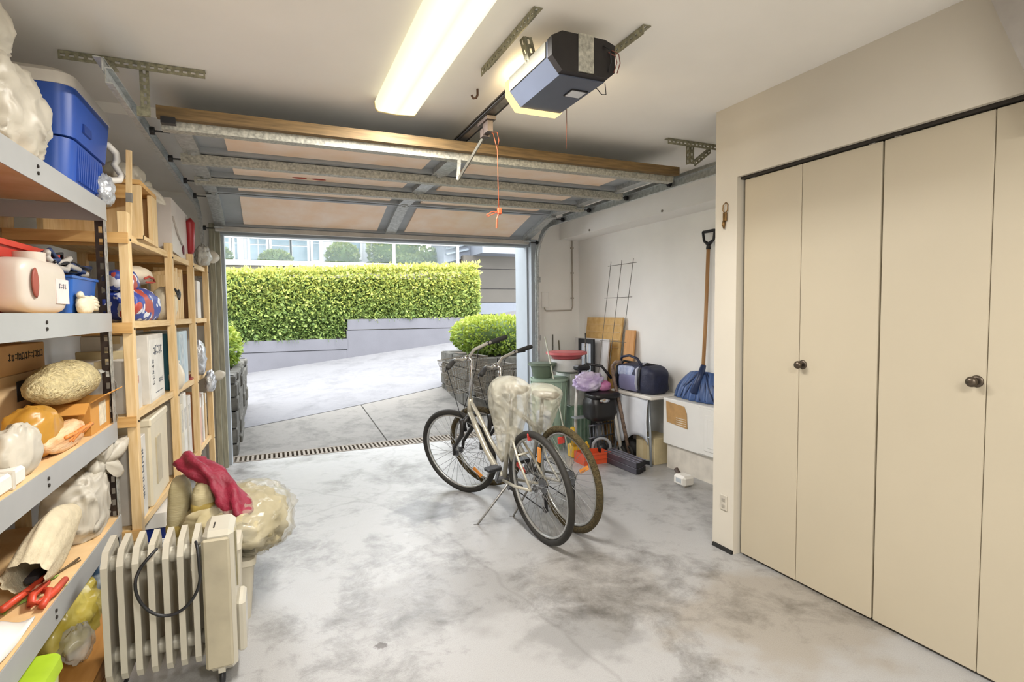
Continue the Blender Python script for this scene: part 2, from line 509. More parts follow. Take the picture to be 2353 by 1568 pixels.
# ================================================================ outside
def zr(x, y):
    return max(0, (.38+.113*x)*(y-5.95)/5.05)
def ground(name, xy, mat, nu=14, nv=14, parent=None, lift=0., thick=.08):
    # xy: four corners, mesh follows the sloping ground
    a, b, c, d = [Vector((*p, 0)) for p in xy]
    def fn(u, v):
        p = a.lerp(b, u).lerp(d.lerp(c, u), v)
        return (p.x, p.y, zr(p.x, p.y)+lift)
    mb = MB().grid(fn, nu, nv)
    n = len(mb.v)
    # skirt
    ring = [i*(nv+1) for i in range(nu+1)]+[nu*(nv+1)+j for j in range(1, nv+1)]+[i*(nv+1)+nv for i in range(nu-1, -1, -1)]+[j for j in range(nv-1, 0, -1)]
    base = [mb.v[i]-Vector((0, 0, thick)) for i in ring]
    mb.v += base
    k = len(ring)
    for i in range(k): mb.f.append((ring[i], n+i, n+(i+1) % k, ring[(i+1) % k]))
    return mb.build(name, mat, parent)
drv = ground('driveway', [(-2.5, 5.95), (4.5, 5.95), (4.5, 13), (-4.5, 13)], M('joint_filler', '6e6a62', .9), lift=-.02)
struct(drv, 'sloping concrete driveway rising to the right')
# joint line: left (-.36,7.03) right (2.275,8.02); cross joint (1.03,7.69)-(1.10,6.27)
def jl(x): return 7.03+(x+.36)*.375
ground('slab', [(-2.2, 5.965), (1.085, 5.965), (1.035, jl(1.035)-.012), (-2.2, jl(-2.2)-.012)], m_apron, parent=drv)
ground('slab', [(1.10, 5.965), (4.3, 5.965), (4.3, jl(4.3)-.012), (1.05, jl(1.05)-.012)], m_apron, parent=drv)
ground('slab', [(-4.0, jl(-4.)+.012), (6.5, jl(6.5)+.012), (6.5, 12.9), (-4.0, 12.9)], m_road, parent=drv, nu=20, nv=10)
# trench drain in front of the threshold
dr = thing('trench_drain', 'cast grating trench drain across the garage threshold', 'drain', (1.1, 5.82, 0))
m_drain = M('drain_grating', '736a5e', .6, metal=.2, var=.15, scale=30)
MB().box(-.42, 2.64, 5.70, 5.722, -.1, .004).box(-.42, 2.64, 5.925, 5.95, -.1, .004).build('drain_frame', m_drain, dr)
MB().box(-.42, 2.64, 5.722, 5.925, -.12, -.09).build('drain_channel', M('drain_dark', '3b342d', .9), dr)
b0 = MB().box(-.011, .011, -.1015, .1015, -.035, .002).build('grate_bar', m_drain, None)
b0.parent = dr; b0.location = (-1.50, .0035, 0)
for i in range(1, 72):
    share(b0, (-1.50+i*.0424, .0035, 0))

# retaining wall in courses, hedge behind it
rw = thing('retaining_wall', 'low grey stepped concrete retaining wall under the long hedge', 'wall', (1.5, 11.2, 0))
m_ret = M('grey_retaining_concrete', '5a5a60', .85, var=.06, scale=3, bump=.1)
MB().box(-4.0, 1.28, 11.0, 11.35, -.2, .685).build('concrete_course', m_ret, rw)
MB().box(-4.0, 1.30, 10.99, 11.35, .70, .905).build('concrete_course', m_ret, rw)
MB().box(1.285, 4.6, 11.0, 11.35, -.2, 1.06).build('concrete_course', m_ret, rw)
MB().box(1.305, 4.6, 10.99, 11.35, 1.075, 1.275).build('concrete_course', m_ret, rw)
MB().box(-4.0, 4.6, 11.02, 11.33, 0, .9).build('core', M('joint_dark', '55555a', .9), rw)

def leaves(name, mat, parent, sample, n, size, seed, kind='stuff'):
    rnd = random.Random(seed); vs = []; fs = []
    for i in range(n):
        p, nr = sample(rnd)
        d = (nr+Vector((rnd.uniform(-1, 1), rnd.uniform(-1, 1), rnd.uniform(-.6, 1.)))*.9).normalized()
        s_ = d.cross(Vector((rnd.uniform(-1, 1), rnd.uniform(-1, 1), rnd.uniform(-1, 1)))).normalized()
        L = size*rnd.uniform(.6, 1.35); w_ = L*rnd.uniform(.22, .34)
        up = d.cross(s_)
        k = len(vs)
        vs += [p, p+d*L*.5+s_*w_+up*w_*.3, p+d*L, p+d*L*.5-s_*w_+up*w_*.3]
        fs += [(k, k+1, k+2), (k, k+2, k+3)]
    mb = MB(); mb.v = vs; mb.f = fs
    return mb.build(name, mat, parent, kind=kind)
def leaf_mat(name, lo, mid, hi, z0, z1):
    # leaf colour: old dark growth low in the hedge, yellow new shoots at the clipped top
    m = bpy.data.materials.new(name); m.use_nodes = True
    nt = m.node_tree; b = nt.nodes['Principled BSDF']; L = nt.links.new
    ge = _nd(nt, 'ShaderNodeNewGeometry'); sx = _nd(nt, 'ShaderNodeSeparateXYZ'); L(ge.outputs['Position'], sx.inputs[0])
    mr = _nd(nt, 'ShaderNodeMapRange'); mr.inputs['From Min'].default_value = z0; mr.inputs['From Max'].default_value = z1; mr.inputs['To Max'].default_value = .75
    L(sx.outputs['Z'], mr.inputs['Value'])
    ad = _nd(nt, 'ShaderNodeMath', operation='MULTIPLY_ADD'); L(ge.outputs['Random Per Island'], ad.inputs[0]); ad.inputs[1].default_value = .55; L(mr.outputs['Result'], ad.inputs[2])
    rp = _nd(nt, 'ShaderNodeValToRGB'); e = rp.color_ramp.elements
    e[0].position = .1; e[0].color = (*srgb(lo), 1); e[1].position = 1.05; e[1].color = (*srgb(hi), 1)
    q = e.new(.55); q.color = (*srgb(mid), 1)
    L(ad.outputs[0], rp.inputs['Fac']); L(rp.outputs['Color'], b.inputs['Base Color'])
    b.inputs['Roughness'].default_value = .5
    tl = _nd(nt, 'ShaderNodeBsdfTranslucent'); L(rp.outputs['Color'], tl.inputs['Color'])
    mx = _nd(nt, 'ShaderNodeMixShader'); mx.inputs['Fac'].default_value = .3
    L(b.outputs[0], mx.inputs[1]); L(tl.outputs[0], mx.inputs[2]); L(mx.outputs[0], nt.nodes['Material Output'].inputs['Surface'])
    return m
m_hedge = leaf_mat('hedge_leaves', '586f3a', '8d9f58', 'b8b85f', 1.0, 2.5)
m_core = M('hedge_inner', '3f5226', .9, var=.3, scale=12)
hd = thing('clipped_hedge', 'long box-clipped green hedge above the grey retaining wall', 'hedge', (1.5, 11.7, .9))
def hz0(x): return .93 if x < 1.27 else 1.3
def hz1(x): return 2.16+(x+.9)*.047+.04*noise.noise(Vector((x*1.3, 3, 1)))
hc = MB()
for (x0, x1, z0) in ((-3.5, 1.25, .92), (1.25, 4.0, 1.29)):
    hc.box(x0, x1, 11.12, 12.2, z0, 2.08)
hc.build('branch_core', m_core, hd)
def hs(r):
    x = r.uniform(-3.0, 4.05); t = r.random()
    z0, z1 = hz0(x), hz1(x)
    if t < .70:
        z = r.uniform(z0-.02, z1); y = 11.05+.07*noise.noise(Vector((x*2.2, z*2.2, 0)))+r.uniform(-.02, .07)
        if z > z1-.12: y += .08
        return Vector((x, y, z)), Vector((0, -1, -.35))
    if t < .92:
        return Vector((x, r.uniform(11.05, 12.2), z1+r.uniform(-.08, .03))), Vector((0, -.4, 1))
    return Vector((4.0+r.uniform(-.05, .06), r.uniform(11.1, 12.2), r.uniform(1.29, z1))), Vector((1, -.3, 0))
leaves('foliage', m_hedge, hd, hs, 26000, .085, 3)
hv = MB(); rr_ = random.Random(8)
for i in range(26):      # a few twigs trailing over the wall edge
    x = rr_.uniform(-.9, 3.9); z = hz0(x)
    hv.tube([(x, 11.0, z+.05), (x+.02, 10.95, z-.02), (x+.03, 10.94, z-.08)], .004, 4)
hv.build('trailing_twig', m_core, hd)

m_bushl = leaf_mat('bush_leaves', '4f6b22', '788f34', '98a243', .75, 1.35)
def bush(label, c, h, n, seed, size=.06):
    t = thing('round_bush', label, 'bush', (c[0], c[1], c[2]-h[2]))
    MB().blob(c, (h[0]*.86, h[1]*.86, h[2]*.86), seed, .1, 20, 12, 2.3).build('branch_core', m_core, t, True)
    def sm(r):
        while True:
            d = Vector((r.gauss(0, 1), r.gauss(0, 1), r.gauss(0, 1)))
            if d.length > .1: break
        d.normalize()
        e = 2/2.4
        q = Vector(tuple(math.copysign(abs(a)**e, a) for a in d))
        k = 1+.06*noise.noise(d*3+Vector((seed, 0, 0)))-r.random()*.07
        return Vector(c)+Vector((q.x*h[0]*k, q.y*h[1]*k, q.z*h[2]*k)), d
    leaves('foliage', m_bushl, t, sm, n, size, seed)
    return t
# planters either side of the drive
m_rock = M('rough_stone', '45433d', .9, var=.35, scale=9, bump=.8, bscale=14)
def planter(label, x0, x1, y0, y1, ztop, seed):
    t = thing('stone_planter', label, 'planter', ((x0+x1)/2, (y0+y1)/2, 0))
    rnd = random.Random(seed)
    MB().box(x0+.06, x1-.06, y0+.06, y1-.06, -.05, ztop-.03).build('soil_fill', M('soil', '4b4034', .95), t)
    z = -.03; row = 0
    while z < ztop-.05:
        hh = rnd.uniform(.13, .19)
        hh = min(hh, ztop-z)
        for side in range(4):
            a0, a1 = ((y0, y1) if side < 2 else (x0, x1))
            a = a0
            while a < a1-.02:
                L_ = min(rnd.uniform(.2, .38), a1-a)
                if a1-(a+L_) < .1: L_ = a1-a
                d = rnd.uniform(-.015, .015)
                if side == 0: bx = (x1-.1, x1+d, a+.006, a+L_-.006)
                elif side == 1: bx = (x0-d, x0+.1, a+.006, a+L_-.006)
                elif side == 2: bx = (a+.006, a+L_-.006, y0-d, y0+.1)
                else: bx = (a+.006, a+L_-.006, y1-.1, y1+d)
                MB().rbox(*bx, z+.005, z+hh-.005, .012).build('stone', m_rock, t)
                a += L_
        z += hh; row += 1
    return t
planter('rough stone planter wall beside the left jamb', -.95, -.36, 6.0, 8.3, .80, 4)
planter('rough stone planter behind the two bicycles', 2.30, 3.35, 6.5, 8.0, .82, 5)
bush('small bright green bush at the left jamb', (-.66, 7.2, 1.02), (.27, .55, .24), 2600, 11, .055)
bush('rounded bright green bush behind the bicycle handlebars', (2.86, 7.2, 1.07), (.58, .62, .25), 5200, 12, .055)

# garden wall, railing and house behind the hedge
m_stone2 = M('garden_wall', '6b675d', .9, var=.1)
gw = struct(MB().box(-4, 4.3, 13.0, 13.3, 0, 2.44).box(-4, 4.3, 13.3, 30, 0, 2.3).build('garden_wall', m_stone2), 'grey garden wall behind the hedge')
struct(MB().box(-4, 4.36, 12.95, 13.35, 2.44, 2.55).build('garden_wall_coping', m_white), 'white coping on the garden wall')
ra = thing('glass_railing', 'white post railing with clear glass panes above the hedge', 'railing', (1., 13.1, 2.55))
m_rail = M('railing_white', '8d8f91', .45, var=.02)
m_glass = M('railing_glass', '6f7a7e', .05, var=.02, alpha=.12)
px = [-3.9, -2.4, -.63, 1.02, 2.66, 4.24]
for a in px: MB().box(a-.035, a+.035, 13.07, 13.13, 2.55, 3.62).build('railing_post', m_rail, ra)
MB().box(-4, 4.3, 13.06, 13.14, 3.62, 3.68).build('top_rail', m_rail, ra)
MB().box(-4, 4.3, 13.075, 13.125, 3.02, 3.06).build('mid_rail', m_rail, ra)
for a, b_ in zip(px[:-1], px[1:]):
    MB().box(a+.04, b_-.04, 13.095, 13.105, 2.58, 3.02).build('glass_pane', m_glass, ra)
    MB().box(a+.04, b_-.04, 13.095, 13.105, 3.06, 3.62).build('glass_pane', m_glass, ra)
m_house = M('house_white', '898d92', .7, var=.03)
m_pane = M('window_glass', '3a4c54', .08, var=.25, scale=3, hex2='5f7078')
ho = thing('white_house', 'white house with tall windows beyond the glass railing', 'house', (1., 16.5, 2.3))
MB().box(-4, 2.9, 16.0, 19, 2.3, 6.5).build('house_wall', m_house, ho)
for (x0, x1, z0, z1, nx, nz) in ((-1.95, -1.42, 2.7, 4.4, 1, 2), (-1.27, -1.0, 2.75, 4.4, 1, 2), (-.88, -.72, 2.75, 4.4, 1, 2), (-.52, -.12, 2.72, 4.4, 2, 2), (.0, .45, 2.7, 4.4, 1, 2), (.5, .9, 2.72, 4.4, 1, 2), (1.03, 1.26, 2.85, 4.4, 1, 2), (1.6, 1.78, 2.95, 3.45, 1, 1), (1.95, 2.30, 2.95, 3.46, 1, 2)):
    wf = MB().box(x0-.05, x1+.05, 15.95, 16.02, z0-.05, z1+.05).build('window', m_rail, ho)
    for i in range(nx):
        for j in range(nz):
            a0 = x0+(x1-x0)*i/nx+.012; a1 = x0+(x1-x0)*(i+1)/nx-.012
            zz = [z0, z0+(z1-z0)*.3, z1] if nz == 2 else [z0, z1]
            MB().box(a0, a1, 15.94, 15.99, zz[j]+.015, zz[j+1]-.015).build('window_pane', m_pane, wf)
MB().box(-4, 2.9, 15.9, 16.0, 2.3, 2.62).build('house_plinth', m_house, ho)
m_shrub = leaf_mat('shrub_leaves', '33472a', '5a6c3b', '80894a', 2.3, 3.6)
def shrub(label, c, h, n, seed):
    t = bush(label, c, h, n, seed, .09)
    t.name = 'garden_shrub'
    return t
_keep = m_bushl; m_bushl = m_shrub
shrub('dark round shrub between two railing posts in front of the house', (1.62, 14.3, 2.75), (.36, .35, .36), 1400, 21)
shrub('pale low shrub beneath the wide house window', (.1, 14.4, 2.62), (.34, .3, .26), 900, 22)
shrub('small shrub at the far left behind the railing', (-1.15, 14.2, 2.62), (.3, .3, .3), 800, 23)
shrub('leafy green tree behind the railing at the right end of the house', (3.15, 15.2, 3.15), (.75, .6, .7), 3000, 24)
shrub('low yellowish shrub near the right end of the railing', (3.1, 13.85, 2.62), (.33, .3, .2), 900, 25)
shrub('olive shrub beside the louvred annex', (3.8, 14.1, 2.72), (.30, .25, .32), 1000, 26)
m_bushl = _keep
# concrete annex on the right
m_annex = M('annex_concrete', '514d47', .85, var=.05, scale=2)
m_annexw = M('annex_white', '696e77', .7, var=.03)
an = thing('concrete_annex', 'grey concrete annex with a white overhang right of the hedge', 'building', (6., 13., 0))
for (z0, z1, mt) in ((-.3, 1.32, m_annexw), (1.335, 1.62, m_annexw), (1.63, 1.965, m_annex), (1.98, 2.465, m_annex), (2.48, 2.80, m_annex)):
    MB().box(4.36, 8.5, 13.0-(.04 if z1 < 1.7 else 0), 14.5, z0, z1).build('concrete_course', mt, an)
MB().box(4.4, 8.5, 13.06, 14.45, 0, 2.8).build('core', M('joint_dark', '55555a'), an)
MB().prism([(4.60, 2.80), (8.5, 2.80), (8.5, 4.5), (4.60, 4.5)], 12.3, 14.5, 'y').build('overhang', m_annexw, an)
lv = MB().prism([(3.92, 2.62), (4.60, 2.78), (4.60, 4.4), (3.92, 4.4)], 13.2, 14.4, 'y').build('louvre_housing', m_annexw, an)
for i in range(6):
    z = 2.83+i*.13
    MB().add([(3.97, 13.195, z), (4.55, 13.195, z+.14), (4.55, 13.195, z+.18), (3.97, 13.195, z+.04), (3.97, 13.14, z-.02), (4.55, 13.14, z+.12), (4.55, 13.14, z+.15), (3.97, 13.14, z+.01)],
             [(0,1,2,3),(4,7,6,5),(0,4,5,1),(1,5,6,2),(2,6,7,3),(3,7,4,0)]).build('louvre_blade', M('louvre_grey', '7d868e', .5), lv)
st = MB()
st.prism([(3.0, 2.5), (3.9, 2.5), (3.9, 3.15), (3.55, 2.95), (3.3, 2.75)], 15.6, 15.8, 'y')
st.build('stair_flank', m_house, ho)
# neighbouring ground beyond
struct(MB().box(-60, 60, 13.4, 60, -.6, -.5).build('far_ground', M('far_ground', '9aa08c', .9)), 'ground beyond the garden')
# ================================================================ fluorescent fixture
def tube_lens_mat():
    m = bpy.data.materials.new('fluorescent_lens'); m.use_nodes = True
    nt = m.node_tree; L = nt.links.new; nt.nodes.remove(nt.nodes['Principled BSDF'])
    tc = _nd(nt, 'ShaderNodeTexCoord'); sx = _nd(nt, 'ShaderNodeSeparateXYZ'); L(tc.outputs['Object'], sx.inputs[0])
    # two tubes behind the diffuser: brighter where the lens lies under a tube
    ab = _nd(nt, 'ShaderNodeMath', operation='ABSOLUTE'); L(sx.outputs['X'], ab.inputs[0])
    su = _nd(nt, 'ShaderNodeMath', operation='SUBTRACT'); L(ab.outputs[0], su.inputs[0]); su.inputs[1].default_value = .052
    a2 = _nd(nt, 'ShaderNodeMath', operation='ABSOLUTE'); L(su.outputs[0], a2.inputs[0])
    rp = _nd(nt, 'ShaderNodeValToRGB'); e = rp.color_ramp.elements
    e[0].position = .012; e[0].color = (1.0, .985, .83, 1); e[1].position = .07; e[1].color = (.93, .80, .47, 1)
    q = e.new(.045); q.color = (1.0, .93, .66, 1)
    L(a2.outputs[0], rp.inputs['Fac'])
    em = _nd(nt, 'ShaderNodeEmission'); em.inputs['Strength'].default_value = 1.08
    L(rp.outputs['Color'], em.inputs['Color']); L(em.outputs[0], nt.nodes['Material Output'].inputs['Surface'])
    return m
lens_mat = tube_lens_mat()
prof = [(-.112, -.022), (-.108, -.055), (-.095, -.070), (0, -.076), (.095, -.070), (.108, -.055), (.112, -.022)]
def fixture(label, fx, fy0, fy1, watts):
    fl = thing('fluorescent_fixture', label, 'light', (fx, (fy0+fy1)/2, Zc), group='fluorescent ceiling fixtures')
    MB().box(fx-.085, fx+.085, fy0, fy1, Zc-.03, Zc).build('fixture_housing', m_white, fl)
    MB().prism([(fx+a, Zc+b_) for a, b_ in prof], fy0+.012, fy1-.012, 'y').build('lens', lens_mat, fl)
    for yy in (fy0, fy1-.012):
        MB().prism([(fx+a*1.02, Zc+b_*1.02) for a, b_ in prof], yy, yy+.012, 'y').build('end_cap', M('lens_end_cap', 'e9dba0', .4), fl)
    # light leaving the underside of the lens
    for (dx, dz, sz, tilt, share_) in ((0, -.079, .19, 0, 1.06),):
        ld = bpy.data.lights.new('fluorescent_light', 'AREA')
        ld.shape = 'RECTANGLE'; ld.size = sz; ld.size_y = fy1-fy0-.05
        ld.energy = watts*share_; ld.color = (1.0, .975, .94)
        lo = bpy.data.objects.new('fluorescent_light', ld); COL.objects.link(lo)
        lo.location = (fx+dx, (fy0+fy1)/2, Zc+dz); lo.rotation_euler = (0, R(-tilt), 0)
fixture('fluorescent ceiling fixture with glowing wraparound lens, in view beside the opener', .63, 1.745, 2.965, LAMP_W)
fixture('added fluorescent ceiling fixture, unseen behind the camera', .63, -1.35, -.13, LAMP_W*1.45)  # added out of view to brighten the closet and the near floor

# ================================================================ garage door (open, overhead)
gd = thing('garage_door', 'sectional garage door rolled up overhead, backed with peach foam panels', 'garage door', (1.1, 4.2, 2.4))
m_foam = M('peach_foam_board', 'f3d3b2', .45, var=.08, scale=5, hex2='f9e6d4', bump=.35, bscale=7)
m_rustbrown = M('weathered_brown_timber', '5c4a2e', .7, hex2='826842', scale=6, stretch=(1.2, 14, 14))
DX0, DX1 = -.45, 2.60
# section centre lines (Y,Z) of the inner face
DZ = -.055
secs = [((3.13, 2.35), (3.73, 2.35)), ((3.74, 2.35), (4.33, 2.35)), ((4.34, 2.35), (4.85, 2.345)), ((4.86, 2.34), (5.50, 2.175))]
for i, ((ya, za), (yb, zb)) in enumerate(secs):
    t_ = Vector((0, yb-ya, zb-za)).normalized(); n_ = Vector((0, -t_.z, t_.y))      # n_ points up/out
    def P(x, s_, h): return Vector((x, ya, za)) + t_*s_ + n_*h
    Ls = math.hypot(yb-ya, zb-za)
    def slab(mb, x0, x1, s0, s1, h0, h1):
        vs = [P(x, s_, h) for h in (h0, h1) for s_ in (s0, s1) for x in (x0, x1)]
        return mb.add(vs, [(0,2,3,1),(4,5,7,6),(0,1,5,4),(2,6,7,3),(0,4,6,2),(1,3,7,5)])
    se = slab(MB(), DX0, DX1, 0, Ls, .030, .045).build('door_section', m_steel, gd)
    slab(slab(MB(), DX0, DX1, 0, .03, 0, .03), DX0, DX1, Ls-.03, Ls, 0, .03).build('section_rail', m_steel, se)
    for (x0, x1) in ((DX0, DX0+.085), (1.03, 1.13), (DX1-.085, DX1)):
        slab(MB(), x0, x1, .0, Ls, -.006, .031).build('stile', m_galv, se)
    for (x0, x1) in ((DX0+.23, .95), (1.22, DX1-.24)):
        slab(MB(), x0, x1, .035, Ls-.035, .018, .030).build('foam_panel', m_foam, se)
    for xx in (DX0+.05, 1.08, DX1-.05):
        if i < 3:
            hb = slab(MB(), xx-.03, xx+.03, Ls-.05, Ls+.055, -.012, -.006)
            slab(hb, xx-.012, xx+.012, Ls-.01, Ls+.01, -.02, -.006)
            hb.build('hinge', m_galv, se)
# struts: galvanized hat channels across the door
def strut(y, z, h, label=None, x0=DX0-.02, x1=DX1+.02, mat=None):
    mb = MB()
    mb.prism([(y-.035, z), (y-.030, z-h), (y+.030, z-h), (y+.035, z), (y+.031, z), (y+.026, z-h+.004), (y-.026, z-h+.004), (y-.031, z)], x0, x1, 'x')
    return mb.build('strut', mat or m_galvd, gd)
strut(3.17, 2.345, .046); strut(3.78, 2.345, .05); strut(4.38, 2.345, .044)
MB().box(DX0-.03, DX1+.03, 3.085, 3.128, 2.337, 2.392).build('top_timber', m_rustbrown, gd)
MB().box(DX0, DX1, 5.485, 5.53, 2.135, 2.175).build('bottom_seal', M('grey_seal', 'b9b6b0', .7), gd)
for y, z in ((3.25, 2.315), (3.78, 2.315), (4.36, 2.315), (4.86, 2.31), (5.44, 2.15)):
    for sx, xx in ((-1, DX0), (1, DX1)):
        ro = MB().cyl((xx, y, z), (xx+sx*.075, y, z), .005, 8)
        ro.cyl((xx+sx*.065, y, z), (xx+sx*.085, y, z), .02, 14).build('roller', m_black, gd, True, edge=True)
        MB().box(min(xx, xx-sx*.07), max(xx, xx-sx*.07), y-.03, y+.03, z+.004, z+.012).build('roller_bracket', m_galv, gd)
MB().prism([(DX0-.01, 2.305), (DX0+.05, 2.305), (DX0+.05, 2.335), (DX0-.01, 2.335)], 3.06, 3.10, 'y').build('top_fixture', m_black, gd)
# faded red oval stamps on the foam sheet of the second section
for x in (.20, .33):
    MB().lathe([(.02, 0), (.05, .0005), (.02, .001)], 20, o=(x, 4.24, 2.3665), sy=.5).build('red_stamp', M('faded_red_print', 'a8402f', .7), gd)

# ---------------------------------------------------------------- tracks
def track(sx, xc, yend, label):
    t = thing('door_track', label, 'track', (xc, 5.4, 0), group='galvanized door tracks')
    path = [(5.47, .03), (5.47, 1.0), (5.47, 1.93)]
    for k in range(1, 9):
        a = k/8*PI/2
        path.append((5.47-.38*(1-math.cos(a)), 1.93+.38*math.sin(a)))
    path += [(4.4, 2.312), (yend, 2.312)]
    # C-section: back plate and two lips
    sec = [(-.003, -.03), (.020, -.030), (.020, -.026), (.001, -.026), (.001, .026), (.020, .026), (.020, .030), (-.003, .03)]
    vs = []; fs = []; n = len(sec)
    for i, p in enumerate(path):
        a = Vector(path[max(i-1, 0)]); b_ = Vector(path[min(i+1, len(path)-1)])
        d = (b_-a).normalized(); nn = Vector((-d.y, d.x))
        for (u, w_) in sec:
            vs.append((xc-sx*u, p[0]+nn.x*w_, p[1]+nn.y*w_))
    for i in range(len(path)-1):
        for j in range(n):
            fs.append((i*n+j, i*n+(j+1) % n, (i+1)*n+(j+1) % n, (i+1)*n+j))
    fs.append(tuple(range(n))); fs.append(tuple((len(path)-1)*n+j for j in range(n)))
    MB().add(vs, fs).build('track_channel', m_galv, t)
    # long angle that stiffens the horizontal run
    MB().box(xc+sx*.004, xc+sx*.008, yend-.02, 4.9, 2.32, 2.37).box(xc-sx*.0, xc+sx*.035, yend-.02, 4.9, 2.366, 2.37).build('track_angle', m_galv, t)
    for zz in (.45, 1.1, 1.75):
        MB().box(min(xc, xc+sx*.05), max(xc, xc+sx*.05), 5.50, 5.56, zz-.03, zz+.03).build('jamb_bracket', m_galv, t)
    return t
track(-1, -.555, 2.56, 'galvanized door track above the left shelving')
track(1, 2.695, 2.52, 'galvanized door track along the right bulkhead')

# ---------------------------------------------------------------- perforated angle hangers
m_perf = M('perforated_angle_zinc', '8d8a74', .5, metal=.35, var=.35, scale=60)
hg = thing('ceiling_hanger', 'perforated angle bracket carrying the left door track', 'bracket', (-.5, 2.95, Zc), group='perforated angle hangers')
def angle(parent, p0, p1, side1, side2, name='perforated_angle', w=.036):
    p0 = Vector(p0); p1 = Vector(p1)
    mb = MB()
    for s_ in (side1, side2):
        s_ = Vector(s_)
        strip_holes(mb, p0+s_*w/2, p1+s_*w/2, w, .0025, .032, .011, s_, .018)
    return mb.build(name, m_perf, parent)
angle(hg, (-.80, 2.93, Zc-.003), (-.255, 2.93, Zc-.003), (0, 0, -1), (0, 1, 0))
angle(hg, (-.515, 2.95, Zc-.02), (-.515, 2.95, 2.30), (1, 0, 0), (0, 1, 0))
angle(hg, (-.645, 2.93, Zc-.02), (-.56, 2.62, 2.35), (1, 0, 0), (0, 0, -1))
MB().box(-.53, -.48, 2.94, 2.955, 2.29, 2.33).build('gusset', m_perf, hg)
hr = thing('ceiling_hanger', 'perforated angle bracket carrying the right door track', 'bracket', (2.6, 2.95, Zc), group='perforated angle hangers')
angle(hr, (2.36+.04, 2.93, Zc-.003), (2.85, 2.93, Zc-.003), (0, 0, -1), (0, 1, 0))
angle(hr, (2.60, 2.95, Zc-.02), (2.60, 2.95, 2.38), (1, 0, 0), (0, 1, 0))
angle(hr, (2.78, 2.95, Zc-.02), (2.64, 2.95, 2.40), (0, 1, 0), (0, 0, -1))

# ================================================================ door opener
op = thing('garage_door_opener', 'grey and black garage door opener hung from the ceiling with lit lens', 'door opener', (1.14, 2.08, 2.3))
m_opb = M('opener_grey', '565d6d', .45, var=.06)
m_ops = M('opener_side', '8d8a7b', .5, var=.06)
ya, yb = 1.90, 2.26
prof = [(1.035, 2.305), (1.235, 2.305), (1.262, 2.335), (1.262, 2.425), (.985, 2.425), (.985, 2.365)]
MB().prism(prof, ya, yb, 'y').build('opener_body', m_opb, op)
MB().add([(.9835, ya+.01, 2.366), (.9835, yb-.002, 2.366), (.9835, yb-.002, 2.424), (.9835, ya+.01, 2.424), (.980, ya+.01, 2.366), (.980, yb-.002, 2.366), (.980, yb-.002, 2.424), (.980, ya+.01, 2.424)],
         [(0,3,2,1),(4,5,6,7),(0,1,5,4),(1,2,6,5),(2,3,7,6),(3,0,4,7)]).build('side_panel', m_ops, op)
MB().prism([(.985, 2.36), (1.03, 2.31), (1.235, 2.31), (1.265, 2.335), (1.265, 2.44), (1.22, 2.455), (1.03, 2.455), (.985, 2.43)], ya-.035, ya, 'y').build('rear_cover', M('opener_black', '1b1717', .4, var=.3, scale=20), op)
MB().box(1.10, 1.165, ya-.041, ya-.034, 2.315, 2.45).box(1.10, 1.165, ya-.04, ya+.01, 2.45, 2.458).build('steel_strap', m_galvd, op)
le = MB().prism([(.985, 2.425), (.985, 2.362), (1.033, 2.300), (1.237, 2.300), (1.264, 2.335), (1.264, 2.425)], yb, yb+.055, 'y')
le.build('light_lens', EM('opener_lens_glow', 'ffdf9a', 1.3), op)
pan = MB().box(1.15, 1.215, 2.00, 2.06, 2.299, 2.306).build('label_panel', M('pale_label', 'c9ccd2', .5), op)
MB().box(1.145, 1.22, 1.994, 2.066, 2.3005, 2.3055).build('panel_frame', m_black, op)
for i, (x, dz) in enumerate(((1.21, .0), (1.235, .02), (1.25, .01))):
    MB().tube([(x, ya-.036, 2.43-dz), (x+.02, ya-.055, 2.41-dz), (x+.03, ya-.05, 2.37), (x+.025, ya-.036, 2.335)], .0022, 6).build('wire', M('red_wire', '7c4a42', .5) if i else m_black, op, True)
MB().tube([(1.262, 2.0, 2.33), (1.285, 1.99, 2.30), (1.28, 1.95, 2.285), (1.262, 1.93, 2.32)], .0018, 6).build('antenna_wire', m_black, op, True)
pl = bpy.data.lights.new('opener_bulb', 'POINT'); pl.energy = 5.0; pl.color = (1, .78, .45); pl.shadow_soft_size = .03
po = bpy.data.objects.new('opener_bulb', pl); COL.objects.link(po); po.location = (1.10, 2.36, 2.40)
hb1 = thing('opener_hanger', 'perforated hanger strap left of the door opener', 'bracket', (.93, 2.1, Zc), group='opener hanger straps')
angle(hb1, (.915, 2.43, Zc-.003), (.915, 1.87, Zc-.003), (1, 0, 0), (0, 0, -1))
angle(hb1, (.955, 2.05, Zc-.02), (.985, 2.05, 2.40), (0, 1, 0), (1, 0, 0))
hb2 = thing('opener_hanger', 'perforated hanger strap on the far right side of the door opener', 'bracket', (1.4, 1.95, Zc), group='opener hanger straps')
angle(hb2, (1.37, 2.25, Zc-.003), (1.37, 1.82, Zc-.003), (1, 0, 0), (0, 0, -1))
angle(hb2, (1.36, 2.10, Zc-.01), (1.265, 2.10, 2.41), (0, 1, 0), (1, 0, 0))

